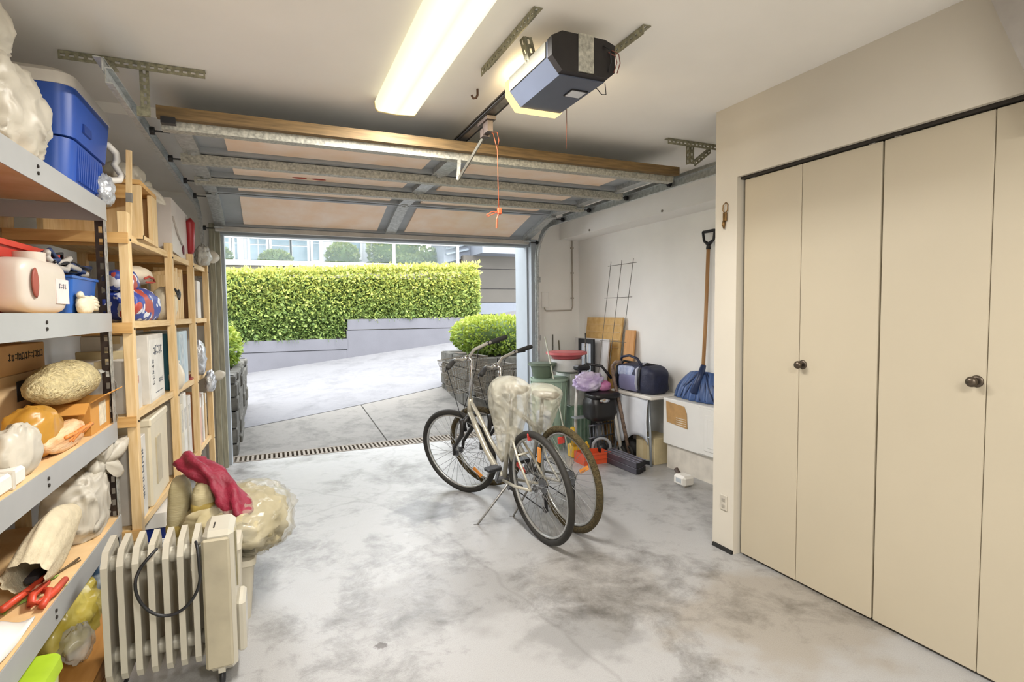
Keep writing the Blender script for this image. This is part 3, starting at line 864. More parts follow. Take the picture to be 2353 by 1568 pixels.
rl = thing('opener_rail', 'long steel opener rail with trolley running towards the door header', 'rail', (1.06, 3.5, 2.4))
MB().prism([(1.035, 2.41), (1.075, 2.41), (1.075, 2.417), (1.058, 2.417), (1.058, 2.44), (1.075, 2.44), (1.075, 2.447), (1.035, 2.447), (1.035, 2.44), (1.052, 2.44), (1.052, 2.417), (1.035, 2.417)], 2.315, 5.58, 'y').build('rail_beam', M('dark_rail_steel', '6d6862', .4, metal=.6, var=.25, scale=30), rl)
MB().tube([(1.025, 2.315, 2.415), (1.025, 5.5, 2.415)], .0045, 6).tube([(1.085, 2.315, 2.415), (1.085, 5.5, 2.415)], .0045, 6).build('drive_chain', m_black, rl, True)
tr = MB().box(1.03, 1.08, 2.66, 2.80, 2.385, 2.403).box(1.04, 1.07, 2.68, 2.75, 2.33, 2.39).box(1.035, 1.075, 2.74, 2.78, 2.32, 2.36)
tr.build('trolley', M('trolley_brown', '4a3f39', .5, var=.3, scale=30), rl)
MB().beam((1.055, 2.76, 2.335), (1.02, 3.12, 2.175), .022, .006, (1, 0, 0)).build('door_arm', M('dark_arm_steel', '6f6c62', .5, metal=.4), rl)
MB().beam((1.02, 3.12, 2.175), (1.03, 3.12, 2.30), .020, .006, (0, 1, 0)).build('arm_strut', m_galvd, rl)
cd = thing('release_cord', 'orange emergency release cord with red handle hanging from the opener trolley', 'cord', (1.11, 2.72, 1.95))
MB().tube([(1.06, 2.72, 2.345), (1.085, 2.715, 2.33), (1.107, 2.715, 2.25), (1.11, 2.716, 2.05), (1.113, 2.718, 1.945)], .0022, 6).build('cord', M('orange_cord', 'a3502f', .7), cd, True)
MB().tube([(1.06, 2.72, 2.34), (1.10, 2.70, 2.335), (1.115, 2.71, 2.30), (1.11, 2.715, 2.27)], .002, 6).build('cord_loop', M('orange_cord', 'c4643c'), cd, True)
hh = MB().rbox(1.105, 1.128, 2.708, 2.728, 1.915, 1.948, .004)
hh.tube([(1.112, 2.718, 1.92), (1.10, 2.718, 1.89), (1.098, 2.718, 1.84)], .004, 6)
hh.tube([(1.11, 2.718, 1.93), (1.07, 2.718, 1.925), (1.04, 2.718, 1.905), (1.05, 2.718, 1.90), (1.10, 2.718, 1.925)], .0022, 5)
hh.build('pull_handle', M('orange_red_plastic', 'c2502c', .5), cd)
MB().tube([(1.25, 2.22, 2.32), (1.248, 2.222, 2.24), (1.247, 2.224, 2.15)], .0015, 5)
tag(MB().tube([(1.235, 2.20, 2.305), (1.236, 2.202, 2.24), (1.235, 2.205, 2.13)], .0016, 5).build('pull_string', M('brown_string', '7d4a35', .8), None, True), 'thin brown string hanging below the opener box', 'string')
# hook in the ceiling left of the rail
tag(MB().tube([(.98, 2.66, Zc), (.98, 2.66, Zc-.03), (.972, 2.66, Zc-.045), (.958, 2.66, Zc-.05), (.948, 2.66, Zc-.035)], .006, 8).build('ceiling_hook', M('brown_vinyl', '5a3f30', .5), None, True), 'small brown vinyl hook screwed into the ceiling', 'hook')
# ================================================================ steel shelving on the left
m_post = M('brown_steel_post', '3c2f28', .55, metal=.2, var=.3, scale=25)
m_beam = M('grey_shelf_beam', 'a9aaa9', .45, metal=.15, var=.05, scale=5)
m_board = M('particle_board', 'd6b07a', .6, scale=9, hex2='e2c294', bump=.05)
SX0, SX1, SY0, SY1 = -1.27, -.687, .95, 3.06
SZ = [1.915, 1.41, .905, .465]
ss = thing('steel_shelving', 'grey steel shelving unit with particle board shelves on the left', 'shelving', (-.98, 2.0, 0))
def post(x, y, sx, sy):
    mb = MB()
    strip_holes(mb, (x, y+sy*.021, 0), (x, y+sy*.021, 1.93), .042, .003, .055, .013, (0, 1, 0), .026)
    mb.build('post_face', m_galv, ss)
    mb = MB()
    strip_holes(mb, (x+sx*.023, y, 0), (x+sx*.023, y, 1.93), .042, .003, .055, .014, (1, 0, 0), .028)
    mb.build('post_flange', m_post, ss)
for x, sx in ((SX1-.004, -1), (SX0, 1)):
    for y, sy in ((SY1, -1), (SY0, 1)):
        post(x, y, sx, sy)
for z in SZ:
    MB().box(SX1-.003, SX1+.001, SY0, SY1-.005, z-.083, z).box(SX1-.03, SX1-.003, SY0, SY1-.005, z-.012, z-.009).build('front_beam', m_beam, ss)
    MB().box(SX0, SX0+.004, SY0, SY1, z-.083, z).build('rear_beam', m_beam, ss)
    for y in (SY0, SY1-.004):
        MB().box(SX0, SX1-.004, y, y+.004, z-.083, z-.01).build('side_beam', m_beam, ss)
    MB().box(SX0+.006, SX1-.005, SY0+.01, SY1-.012, z-.009, z-.001).build('shelf_board', m_board, ss)
    for y in (2.26 if z > 1 else 2.2, 1.4):
        for dz in (-.03, -.052):
            MB().cyl((SX1+.001, y, z+dz), (SX1+.005, y, z+dz), .006, 8).build('bolt', m_dark, ss)
def put(root): return root

# ---- top shelf
z = SZ[0]
bg1 = thing('plastic_bag', 'big bulging white plastic bag on the top steel shelf', 'bag', (-.84, 2.3, z))
MB().blob((-.83, 2.34, z+.155), (.13, .25, .18), 1, .15, 64, 44, 2.5, 3.2).build('bag_body', m_bag, bg1, True)
MB().blob((-.86, 2.20, z+.40), (.12, .22, .14), 2, .16, 60, 40, 2.2, 3, False).build('bag_top', m_bag, bg1, True)
co = thing('drinks_cooler', 'blue ribbed drinks cooler with white lid and handle on the top steel shelf', 'cooler', (-.91, 2.86, z))
m_blue = M('cooler_blue', '2a4da0', .35, var=.08, hex2='2f57ae', scale=3)
def taper(mb, x0, x1, y0, y1, z0, X0, X1, Y0, Y1, z1, r=.05, n=5):
    def ring(a0, a1, b0, b1, zz):
        out = []
        for (cx, cy, s0) in ((a1-r, b1-r, 0), (a0+r, b1-r, 1), (a0+r, b0+r, 2), (a1-r, b0+r, 3)):
            for k in range(n+1):
                t = (s0+k/n)*PI/2
                out.append((cx+r*math.cos(t), cy+r*math.sin(t), zz))
        return out
    a = ring(x0, x1, y0, y1, z0); b_ = ring(X0, X1, Y0, Y1, z1); k = len(a)
    return mb.add(a+b_, [tuple(range(k))[::-1], tuple(range(k, 2*k))]+[(i, (i+1) % k, k+(i+1) % k, k+i) for i in range(k)])
CX, CY = .018, .075
def ctaper(mb, x0, x1, y0, y1, z0, X0, X1, Y0, Y1, z1):
    return taper(mb, x0+CX, x1+CX, y0+CY, y1+CY, z0, X0+CX, X1+CX, Y0+CY, Y1+CY, z1, .06)
bd = ctaper(MB(), -1.08, -.735, 2.60, 3.06, z+.004, -1.09, -.722, 2.59, 3.08, z+.18)
bd = ctaper(bd, -1.10, -.712, 2.58, 3.09, z+.185, -1.12, -.70, 2.56, 3.13, z+.37)
bd.build('cooler_body', m_blue, co, True, edge=True)
for i in range(14):
    y = 2.68+i*.026
    MB().box(-.742+CX, -.722+CX, y+CY, y+.012+CY, z+.03, z+.17).build('rib', m_blue, co)
ctaper(ctaper(MB(), -1.125, -.695, 2.555, 3.135, z+.37, -1.12, -.70, 2.56, 3.13, z+.415), -1.12, -.70, 2.56, 3.13, z+.415, -1.08, -.74, 2.61, 3.08, z+.445).build('cooler_lid', M('cooler_lid_white', 'd8d2c8', .4, var=.03), co, True, edge=True)
hp = [(-.76, 3.12, z+.31), (-.72, 3.145, z+.30), (-.695, 3.165, z+.27), (-.695, 3.175, z+.24), (-.705, 3.17, z+.215), (-.69, 3.17, z+.19), (-.675, 3.165, z+.165), (-.685, 3.15, z+.14), (-.71, 3.12, z+.13), (-.74, 3.09, z+.14)]
MB().tube([(a+CX, b_+CY, c_) for a, b_, c_ in hp], .016, 10).build('carry_handle', m_wht, co, True)
MB().box(-.7085+CX, -.701+CX, 2.70+CY, 2.80+CY, z+.23, z+.265).build('emblem_plate', M('cooler_blue_dark', '20408c', .35), co)
MB().blob((-.705, 3.10, z+.06), (.045, .085, .075), 77, .3, 30, 18, 2.1, 3, True).build('shiny_wrap', M('silver_plastic', 'bfc2c6', .2, var=.3, scale=20, bump=.8, bscale=24, metal=.3), co, True)

# ---- second shelf
z = SZ[1]
jg = thing('plastic_jug', 'white plastic jug with moulded grip on the second steel shelf', 'jug', (-.765, 2.42, z))
MB().blob((-.772, 2.42, z+.093), (.058, .205, .094), 0, 0, 40, 24, 4.5, 2, False).build('jug_body', M('milky_plastic', 'd9cfc2', .35, var=.04, transl=.2), jg, True)
MB().rbox(-.80, -.745, 2.31, 2.53, z+.0, z+.02, .004).build('jug_base', M('milky_plastic', 'd9cfc2'), jg)
MB().cyl((-.772, 2.42, z+.18), (-.772, 2.42, z+.212), .045, 18).build('jug_cap', M('milky_cap', 'c9bcae', .4), jg, True, edge=True)
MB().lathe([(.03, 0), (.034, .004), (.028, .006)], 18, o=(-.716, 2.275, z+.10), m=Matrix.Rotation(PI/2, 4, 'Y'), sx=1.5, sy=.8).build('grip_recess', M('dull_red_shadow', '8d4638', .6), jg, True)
MB().box(-.7155, -.7125, 2.46, 2.59, z+.035, z+.125).build('jug_label', M('label_rose', 'd8c7c2', .6), jg)
print_marks(.08, .02, 4, m_greyink, jg, face_x(-.7122, 2.525, z+.10, 1), 1)
rb = thing('storage_bin', 'red plastic bin tipped behind the white jug', 'bin', (-.97, 2.55, z))
bm = MB()
taper(bm, -1.12, -.86, 2.05, 2.86, z+.003, -1.15, -.84, 1.98, 2.96, z+.245)
bm.build('bin_body', M('red_plastic', 'b42c1c', .4, var=.06, hex2='c03524'), rb, True, edge=True)
MB().box(-1.16, -.83, 1.96, 2.975, z+.235, z+.255).build('bin_rim', M('red_plastic', 'b42c1c'), rb)
bb = thing('storage_bin', 'blue plastic bin at the post end of the second steel shelf', 'bin', (-.86, 2.83, z))
bm = MB(); taper(bm, -.83, -.735, 2.68, 2.985, z+.002, -.835, -.72, 2.66, 3.0, z+.145, .02)
bm.build('bin_body', M('blue_plastic', '2459a8', .35, var=.06), bb, True, edge=True)
MB().box(-.838, -.717, 2.655, 3.004, z+.14, z+.15).build('bin_rim', M('blue_plastic', '2459a8'), bb)
gl = thing('work_glove', 'cream work glove crumpled beside the white jug', 'glove', (-.715, 2.80, z))
gm = MB().blob((-.713, 2.78, z+.035), (.02, .09, .04), 5, .15, 20, 12)
for i, (dy, dz) in enumerate(((.10, .055), (.12, .042), (.125, .028), (.11, .014))):
    gm.tube([(-.713, 2.80, z+.03+dz*.4), (-.712, 2.80+dy*.7, z+.01+dz), (-.711, 2.82+dy, z+.005+dz)], [.013, .012, .009], 8)
gm.tube([(-.712, 2.74, z+.06), (-.71, 2.71, z+.078), (-.71, 2.69, z+.07)], [.013, .012, .009], 8)
gm.build('glove_shell', M('cream_cotton', 'd8cdb2', .9, bump=.2), gl, True)
cb = thing('cable_bundle', 'tangle of dark cables and tools lying over the blue bin', 'cables', (-.78, 2.85, z+.15))
for i in range(9):
    r_ = random.Random(40+i)
    pts = [(-.80+r_.uniform(-.02, .05), 2.62+k*.06+r_.uniform(-.02, .02), z+.168+.012*(i % 4)+.05*math.sin(k*.9+i)**2*(1-k/8)) for k in range(8)]
    MB().tube(pts, .006+.003*(i % 3), 6).build('cable', (m_black, M('dark_blue_cable', '25365c', .5), M('grey_cable', 'a19c94', .5))[i % 3], cb, True)

# ---- third shelf
z = SZ[2]
def carton(label, x0, x1, y0, y1, z0, z1, mat=None, flaps=False, name='cardboard_box', tape=True, openc=False):
    t = thing(name, label, 'box', ((x0+x1)/2, (y0+y1)/2, z0))
    mt = mat or m_card
    if openc:
        mb = MB(); k = .004
        mb.box(x0, x1, y0, y0+k, z0, z1).box(x0, x1, y1-k, y1, z0, z1).box(x0, x0+k, y0+k, y1-k, z0, z1).box(x1-k, x1, y0+k, y1-k, z0, z1).box(x0+k, x1-k, y0+k, y1-k, z0, z0+k)
        mb.build('box_body', mt, t)
    else:
        MB().rbox(x0, x1, y0, y1, z0, z1, .003).build('box_body', mt, t)
        if tape:
            xm = (x0+x1)/2
            MB().box(xm-.025, xm+.025, y0-.0008, y1+.0008, z1-.04, z1+.0008).build('packing_tape', M('packing_tape', 'c9b68e', .25), t)
    if flaps:
        MB().beam(((x0+x1)/2, y0-.002, z1), ((x0+x1)/2, y0-.07, z1-.035), x1-x0, .004, (0, .4, 1)).build('box_flap', mt, t)
        MB().beam((x1+.001, (y0+y1)/2, z1), (x1+.05, (y0+y1)/2, z1+.03), y1-y0, .004, (-.5, 0, 1)).build('box_flap', mt, t)
    return t
c1 = carton('large pale carton with handwriting at the back of the third steel shelf', -1.25, -.93, 1.75, 3.0, z, z+.27, m_card2)
print_marks(.16, .05, 4, M('faded_brown_ink', '8d6a4a', .8), c1, face_x(-.9297, 2.15, z+.20, 1), 2)
MB().box(-.931, -.9275, 2.72, 2.80, z+.16, z+.24).build('black_mark', m_ink, c1)
c2_ = carton('flat carton with printed line stacked on the large pale carton', -1.24, -.92, 2.0, 2.99, z+.272, z+.385, m_card)
print_marks(.34, .032, 11, m_ink, c2_, face_x(-.9197, 2.80, z+.34, 1), 3)
cbx = carton('low orange-brown carton with red print at the front of the third steel shelf', -.915, -.705, 2.74, 3.035, z, z+.135, M('orange_carton', 'c38a3e', .8, var=.08), True, openc=True)
print_marks(.10, .05, 2, m_redink, cbx, face_y(-.855, 2.7397, z+.08), 4, 4)
MB().box(-.7055, -.7035, 2.86, 2.96, z+.02, z+.12).build('paper_label', M('paper_label', 'd3c6ac', .8, var=.2, scale=40), cbx)
bw = thing('bubble_wrap_parcel', 'bubble wrap parcel lying on the orange-brown carton', 'parcel', (-.80, 2.75, z+.14))
m_bub = M('bubble_wrap', 'c9b98a', .25, var=.25, scale=70, bump=.9, bscale=90)
MB().blob((-.80, 2.80, z+.222), (.10, .29, .085), 7, .16, 48, 26, 2.1, 2.4, True, .6).build('wrap', m_bub, bw, True)
MB().grid(lambda u, v: (-.72-.06*v+.01*math.sin(9*u), 2.98+.17*u, z+.235-.03*u+.02*math.sin(7*v+3*u)), 8, 6).build('loose_plastic', m_clear, bw, True, solid=.001)
MB().grid(lambda u, v: (-.695-.03*v+.012*math.sin(11*u), 3.07+.05*v+.02*math.sin(5*u), z+.20-.26*u), 10, 4).build('hanging_plastic', m_clear, bw, True, solid=.001)
ab_ = thing('amber_jar_bag', 'amber plastic bag left of the orange-brown carton', 'bag', (-.79, 2.42, z))
MB().blob((-.79, 2.42, z+.085), (.075, .12, .095), 9, .12, 28, 18, 2.4, 3).build('bag_body', M('amber_plastic', 'cf9a3e', .3, var=.15, bump=.8, bscale=9, transl=.3, ridge=True), ab_, True)
ob = thing('plastic_bag', 'clear plastic bag of orange netting on the third steel shelf', 'bag', (-.735, 2.53, z))
MB().blob((-.735, 2.53, z+.045), (.04, .19, .05), 10, .15, 30, 16, 2.3, 4).build('bag_body', M('orange_netting', 'd39a63', .4, hex2='e3c39c', scale=30, stretch=(1, .3, 1), bump=.5, bscale=40), ob, True)
for i in range(7):
    r_ = random.Random(70+i); y = 2.42+i*.035
    MB().tube([(-.70, y, z+.03+r_.uniform(0, .03)), (-.692, y+.06, z+.06), (-.70, y+.11, z+.05)], .007, 6).build('orange_strand', M('orange_strand', 'cf7f3a', .5), ob, True)
wb = thing('plastic_bag', 'white see-through bag at the left edge of the third steel shelf', 'bag', (-.74, 2.16, z))
MB().blob((-.745, 2.16, z+.075), (.05, .12, .085), 12, .18, 26, 16, 2.2, 3.4).build('bag_body', m_bag, wb, True)
wbx = thing('paper_packet', 'small white paper packet at the edge of the third steel shelf', 'packet', (-.72, 1.99, z))
MB().rbox(-.80, -.70, 1.90, 2.08, z, z+.05, .008).build('packet_body', m_wht, wbx)
MB().box(-.802, -.698, 1.98, 2.0, z-.0, z+.0515).build('packet_fold', M('paper_fold', 'c9c2b4', .7), wbx)

# ---- fourth shelf
z = SZ[3]
tb = thing('plastic_bag', 'tied white plastic bag with a bow-like knot on the lowest steel shelf', 'bag', (-.81, 2.88, z))
MB().blob((-.80, 2.86, z+.12), (.10, .17, .14), 14, .12, 56, 40, 4.0, 3).build('bag_body', m_bag, tb, True)
def lobe(parent, c, d, L, w_, seed, t=.022):
    d = Vector(d).normalized(); c = Vector(c)
    s_ = d.cross(Vector((1, .2, .1))).normalized(); n_ = d.cross(s_)
    def fn(u, v):
        a = 2*PI*v; wid = w_*math.sin(PI*min(1, .12+.82*u))**.8
        rr = 1+.25*math.sin(5*a+seed)
        return c + d*L*u + (s_*math.cos(a)*wid*rr + n_*math.sin(a)*t*(.3+math.sin(PI*u)))
    MB().grid(fn, 9, 16).build('knot_ear', m_bag, parent, True)
kc = (-.72, 2.96, z+.275)
lobe(tb, kc, (.25, .55, .28), .17, .04, 1)
lobe(tb, kc, (.2, .5, -.35), .14, .04, 2)
lobe(tb, kc, (-.1, -.3, .75), .14, .03, 3)
lobe(tb, kc, (.1, .15, 1), .12, .028, 4)
MB().blob((-.745, 2.93, z+.255), (.035, .05, .045), 15, .2, 16, 10, 2, 3, False).build('knot', m_bag, tb, True)
pb = thing('cloth_pouch', 'pale pointed fabric pouch with pleats on the lowest steel shelf', 'pouch', (-.78, 2.5, z))
def pch(u, v):
    a = 2*PI*v; wid = (.03+.085*math.sin(PI*min(1, u*.9+.05))) ; pl_ = 1+.10*math.sin(9*a)*(1-u)
    return (-.775+.06*math.cos(a)*pl_*(1-.35*u), 2.23+.46*u+.01*math.sin(a), z+.014+max(0, .072+wid*math.sin(a)*pl_+.05*u*u))
MB().grid(pch, 14, 30).build('pouch_body', M('pale_fabric', 'cfc2a4', .75, var=.1, scale=18, bump=.3), pb, True)
lp = thing('garden_loppers', 'red-handled garden shears lying on the lowest steel shelf', 'shears', (-.76, 2.25, z))
m_redg = M('red_vinyl_grip', 'c4472f', .4, var=.08)
MB().tube([(-.735, 2.26, z+.02), (-.715, 2.25, z+.022), (-.703, 2.19, z+.022), (-.70, 2.14, z+.02), (-.705, 2.28, z+.018), (-.70, 2.40, z+.018)][:4], .011, 8).build('spring_grip', m_redg, lp, True)
MB().tube([(-.735, 2.30, z+.03), (-.75, 2.22, z+.026), (-.735, 2.16, z+.022), (-.712, 2.17, z+.02), (-.698, 2.24, z+.018), (-.695, 2.33, z+.018)], [.010, .012, .012, .012, .012, .011], 8).build('lower_grip', m_redg, lp, True)
MB().tube([(-.80, 2.14, z+.03), (-.775, 2.22, z+.034), (-.755, 2.32, z+.034), (-.748, 2.40, z+.03)], .011, 8).build('upper_grip', m_redg, lp, True)
MB().rbox(-.80, -.76, 2.30, 2.38, z+.03, z+.055, .006).build('pivot', M('dark_pivot', '2d2a2c', .4), lp)
MB().prism([(-.80, 2.36), (-.77, 2.36), (-.775, 2.44), (-.79, 2.46)], z+.036, z+.044, 'z').build('blade', m_chrome, lp)
tw = thing('dry_twig', 'thin dry twig lying beside the red-handled shears', 'twig', (-.74, 2.46, z))
MB().tube([(-.76, 2.40, z+.006), (-.735, 2.47, z+.005), (-.715, 2.55, z+.006)], .004, 6).build('stem', M('twig_brown', '5b4a30', .8), tw, True)
MB().tube([(-.735, 2.47, z+.005), (-.72, 2.50, z+.004), (-.705, 2.53, z+.004)], .0025, 5).build('side_stem', M('twig_brown', '5b4a30'), tw, True)
for i, (x, y, rot) in enumerate(((-.725, 2.30, .3), (-.755, 2.38, 1.2), (-.80, 2.16, 2.), (-.79, 2.22, .8))):
    c_, s_ = math.cos(rot), math.sin(rot)
    mb = MB().add([(x, y, z+.002), (x+.02*c_-.01*s_, y+.02*s_+.01*c_, z+.008), (x+.045*c_, y+.045*s_, z+.003), (x+.02*c_+.01*s_, y+.02*s_-.01*c_, z+.008)], [(0, 1, 2), (0, 2, 3)])
    tag(mb.build('fallen_leaf', M('leaf_green', '8fae4e', .6), None, solid=.001), ('light green leaf lying inside the curl of the red grips', 'green leaf beside the dry twig', 'green leaf at the left end of the red shears', 'green leaf near the shears pivot')[i], 'leaf', 'fallen leaves on the lowest shelf')
wc = thing('white_cloth', 'folded white cloth at the left edge of the lowest steel shelf', 'cloth', (-.74, 1.98, z))
MB().grid(lambda u, v: (-.86+.16*u, 1.80+.28*v, z+.012+.035*math.sin(PI*u)*math.sin(PI*v)+.008*math.sin(9*u+4*v)), 12, 14).build('cloth_sheet', m_wht, wc, True, solid=.006)

# ---- floor level under the steel shelf
yb_ = thing('plastic_bag', 'crumpled yellow plastic bag under the lowest steel shelf', 'bag', (-.80, 2.55, .12))
MB().blob((-.80, 2.57, .235), (.13, .20, .13), 18, .22, 40, 24, 2.2, 3.5).build('bag_body', M('yellow_plastic', 'b5a03a', .25, hex2='d6c872', scale=12, bump=.9, bscale=8, transl=.15, ridge=True), yb_, True)
MB().blob((-.70, 2.42, .20), (.05, .07, .07), 19, .3, 24, 14, 2.2, 3.5).build('clear_wrap', m_clear, yb_, True)
wbx = thing('wooden_crate', 'brown wooden crate holding the yellow bag on the floor', 'crate', (-.80, 2.5, 0))
m_wcr = M('brown_crate_wood', 'a5702f', .6, hex2='bf8a48', scale=4, stretch=(6, 1, 6))
for (b_) in ((-1.0, -.62, 2.22, 2.24, .01, .115), (-1.0, -.62, 2.78, 2.80, .01, .115), (-.64, -.62, 2.24, 2.78, .01, .052), (-.64, -.62, 2.24, 2.78, .062, .115), (-1.0, -.98, 2.24, 2.78, .01, .115)):
    MB().box(*b_).build('crate_board', m_wcr, wbx)
MB().box(-1.0, -.62, 2.22, 2.80, 0, .01).box(-1.0, -.62, 2.22, 2.8, .112, .122).build('crate_base', m_wcr, wbx)
lg = thing('plastic_tub', 'lime green and clear plastic tub in the lower left corner', 'tub', (-.68, 1.93, .0))
taper(MB(), -.80, -.66, 1.92, 2.10, .0, -.81, -.65, 1.91, 2.115, .30, .04).build('tub_body', M('clear_tub_green', 'c3cc8c', .3, var=.06), lg, True, edge=True)
taper(MB(), -.82, -.64, 1.90, 2.12, .30, -.815, -.645, 1.905, 2.12, .335, .04).build('tub_lid', M('lime_lid', 'a9c832', .35), lg, True, edge=True)
dn = thing('tote_bag', 'dark blue patterned tote bag behind the radiator at floor level', 'bag', (-.80, 2.92, 0))
MB().blob((-.80, 2.92, .155), (.13, .10, .18), 20, .08, 26, 16, 3.2).build('bag_body', M('denim_pattern', '25415c', .8, hex2='c9d4dc', scale=26, detail=1), dn, True)

# ================================================================ wooden shelving
A_, B_ = -.783, .0517
def wx(y, d=0.): return A_+B_*y+d
ws = thing('wooden_shelving', 'pine slatted shelving unit beyond the steel shelves', 'shelving', (-.8, 4.3, 0))
WP = [3.15, 4.04, 4.72, 5.36]
WZ = [1.79, 1.365, .915, .36]
for i, y in enumerate(WP):
    for d in (0, -.44):
        x = wx(y, d)
        MB().rbox(x-.042, x, y-.03, y+.03, 0, 1.89 if i == 0 else 1.85, .002).build('upright', m_pinev, ws)
for z in WZ:
    for k in range(5):
        o0 = -.048-.086*k
        y0, y1 = WP[0]-.03, WP[-1]+.03
        MB().add([(wx(y0, o0-.075), y0, z-.018), (wx(y0, o0), y0, z-.018), (wx(y1, o0), y1, z-.018), (wx(y1, o0-.075), y1, z-.018),
                  (wx(y0, o0-.075), y0, z), (wx(y0, o0), y0, z), (wx(y1, o0), y1, z), (wx(y1, o0-.075), y1, z)],
                 [(0,3,2,1),(4,5,6,7),(0,1,5,4),(1,2,6,5),(2,3,7,6),(3,0,4,7)]).build('shelf_slat', m_pine, ws)
    for y in WP:
        MB().box(wx(y, -.46), wx(y, -.005), y-.012+.03, y+.012+.03, z-.06, z-.019).build('cross_rail', m_pinex, ws)
    for ya_, yb2 in zip(WP[:-1], WP[1:]):
        MB().beam((wx(ya_+.03, -.028), ya_+.03, z-.012), (wx(yb2-.03, -.028), yb2-.03, z-.012), .02, .035).build('front_rail', m_pine, ws)
    MB().box(wx(WP[0], -.46), wx(WP[0], -.0), WP[0]-.045, WP[0]-.031, z-.05, z+.0).build('end_rail', m_pinex, ws)
for y in WP:
    for z in WZ:
        MB().cyl((wx(y)+.0, y, z-.03), (wx(y)+.004, y, z-.03), .006, 8).build('bolt', m_dark, ws)

# ---- on top of the wooden unit
z = WZ[0]
cr = thing('pine_crate', 'tall pine crate standing on top of the wooden shelving', 'crate', (-.82, 3.55, z))
for b_ in ((-1.03, -.60, 3.72, 3.745, z, z+.27), (-1.03, -1.005, 3.34, 3.72, z, z+.27), (-1.03, -.60, 3.34, 3.72, z, z+.02), (-.62, -.60, 3.60, 3.72, z+.02, z+.27)):
    MB().box(*b_).build('crate_board', m_pinev, cr)
MB().box(-1.03, -.60, 3.33, 3.745, z+.272, z+.295).build('crate_lid', m_pinex, cr)
MB().box(-1.0, -.66, 3.335, 3.35, z+.20, z+.268).build('crate_apron', m_pinex, cr)
MB().box(-.645, -.60, 3.335, 3.36, z, z+.27).build('crate_stile', m_pinev, cr)
tb2 = thing('plastic_bag', 'tied white plastic bag on the pine crate lid', 'bag', (-.70, 3.72, z+.3))
MB().blob((-.73, 3.62, z+.365), (.10, .13, .075), 31, .14, 26, 16, 2.3, 3).build('bag_body', m_bag, tb2, True)
lobe(tb2, (-.66, 3.72, z+.345), (.35, .5, -.30), .17, .035, 6)
lobe(tb2, (-.66, 3.72, z+.345), (.1, .5, .1), .10, .03, 7)
sk = thing('pine_stick', 'upright pine stick with grey band beside the wooden shelving', 'stick', (-.63, 3.24, z))
MB().beam((-.645, 3.26, z), (-.620, 3.22, 2.20), .022, .022).build('shaft', m_pinev, sk)
MB().beam((-.6335, 3.243, 1.955), (-.6312, 3.239, 2.0), .0245, .0245).build('band', M('grey_tape', '77736c', .5), sk)
pc = thing('appliance_case', 'white rounded plastic case with a red handle on top of the wooden shelving', 'case', (-.62, 4.55, z))
pp = [(4.10, .02), (4.74, 0), (4.86, .03), (4.90, .10), (4.88, .33), (4.84, .36), (4.12, .36)]
MB().prism([(a, z+b_) for a, b_ in pp], -.70, -.58, 'x').build('case_body', M('case_white', 'd6cdc6', .4, var=.05), pc)
MB().tube([(-.575, 4.78, z+.32), (-.56, 4.79, z+.30), (-.56, 4.80, z+.2), (-.565, 4.81, z+.1), (-.575, 4.82, z+.08)], [.03, .035, .03, .03, .028], 10).build('red_handle', M('deep_red_plastic', 'a0242a', .35), pc, True)
MB().lathe([(.03, 0), (.036, .004), (.02, .006)], 14, o=(-.579, 4.55, z+.07), m=Matrix.Rotation(PI/2, 4, 'Y'), sx=1, sy=1.3).build('latch_button', M('maroon_plastic', '6d1d33', .4), pc, True)
MB().tube([(-.577, 4.13, z+.24), (-.575, 4.3, z+.15), (-.575, 4.48, z+.10)], .007, 6).build('case_strap', M('grey_strap', 'a8a096', .7), pc, True)
cl = thing('plastic_bag', 'clear crumpled plastic bag hanging at the far end of the wooden shelving', 'bag', (-.52, 5.05, 1.80))
MB().blob((-.50, 5.0, 1.865), (.055, .13, .085), 33, .35, 26, 16, 2.1, 3.4, True).build('bag_body', M('grey_clear_plastic', 'b4b2a6', .25, hex2='d5d4cc', scale=18, bump=.8, bscale=26, alpha=.85), cl, True)
lobe(cl, (-.50, 5.08, 1.87), (.8, .5, .0), .12, .05, 9)

# ---- shelf 2 of the wooden unit
z = WZ[1]
def star_mat():
    m = bpy.data.materials.new('star_print_fabric'); m.use_nodes = True
    nt = m.node_tree; b = nt.nodes['Principled BSDF']; L = nt.links.new
    tc = _nd(nt, 'ShaderNodeTexCoord'); vo = _nd(nt, 'ShaderNodeTexVoronoi'); vo.inputs['Scale'].default_value = 16
    n = _nd(nt, 'ShaderNodeTexNoise'); n.inputs['Scale'].default_value = 5; n.inputs['Detail'].default_value = 1
    L(tc.outputs['Object'], vo.inputs['Vector']); L(tc.outputs['Object'], n.inputs['Vector'])
    rp = _nd(nt, 'ShaderNodeValToRGB'); rp.color_ramp.interpolation = 'CONSTANT'
    e = rp.color_ramp.elements; e[0].color = (.75, .76, .8, 1); e[1].position = .42; e[1].color = (.03, .06, .32, 1)
    L(vo.outputs['Distance'], rp.inputs['Fac'])
    r2 = _nd(nt, 'ShaderNodeValToRGB'); r2.color_ramp.interpolation = 'CONSTANT'
    e2 = r2.color_ramp.elements; e2[0].color = (0, 0, 0, 1); e2[1].position = .60; e2[1].color = (1, 1, 1, 1); L(n.outputs['Fac'], r2.inputs['Fac'])
    mx = _nd(nt, 'ShaderNodeMix', data_type='RGBA'); L(r2.outputs['Color'], mx.inputs['Factor']); L(rp.outputs['Color'], mx.inputs['A']); mx.inputs['B'].default_value = (.42, .06, .04, 1)
    L(mx.outputs['Result'], b.inputs['Base Color']); b.inputs['Roughness'].default_value = .45
    return m
sb_ = thing('folded_blanket', 'blue fabric bundle printed with white stars and red patches', 'blanket', (-.70, 3.65, z))
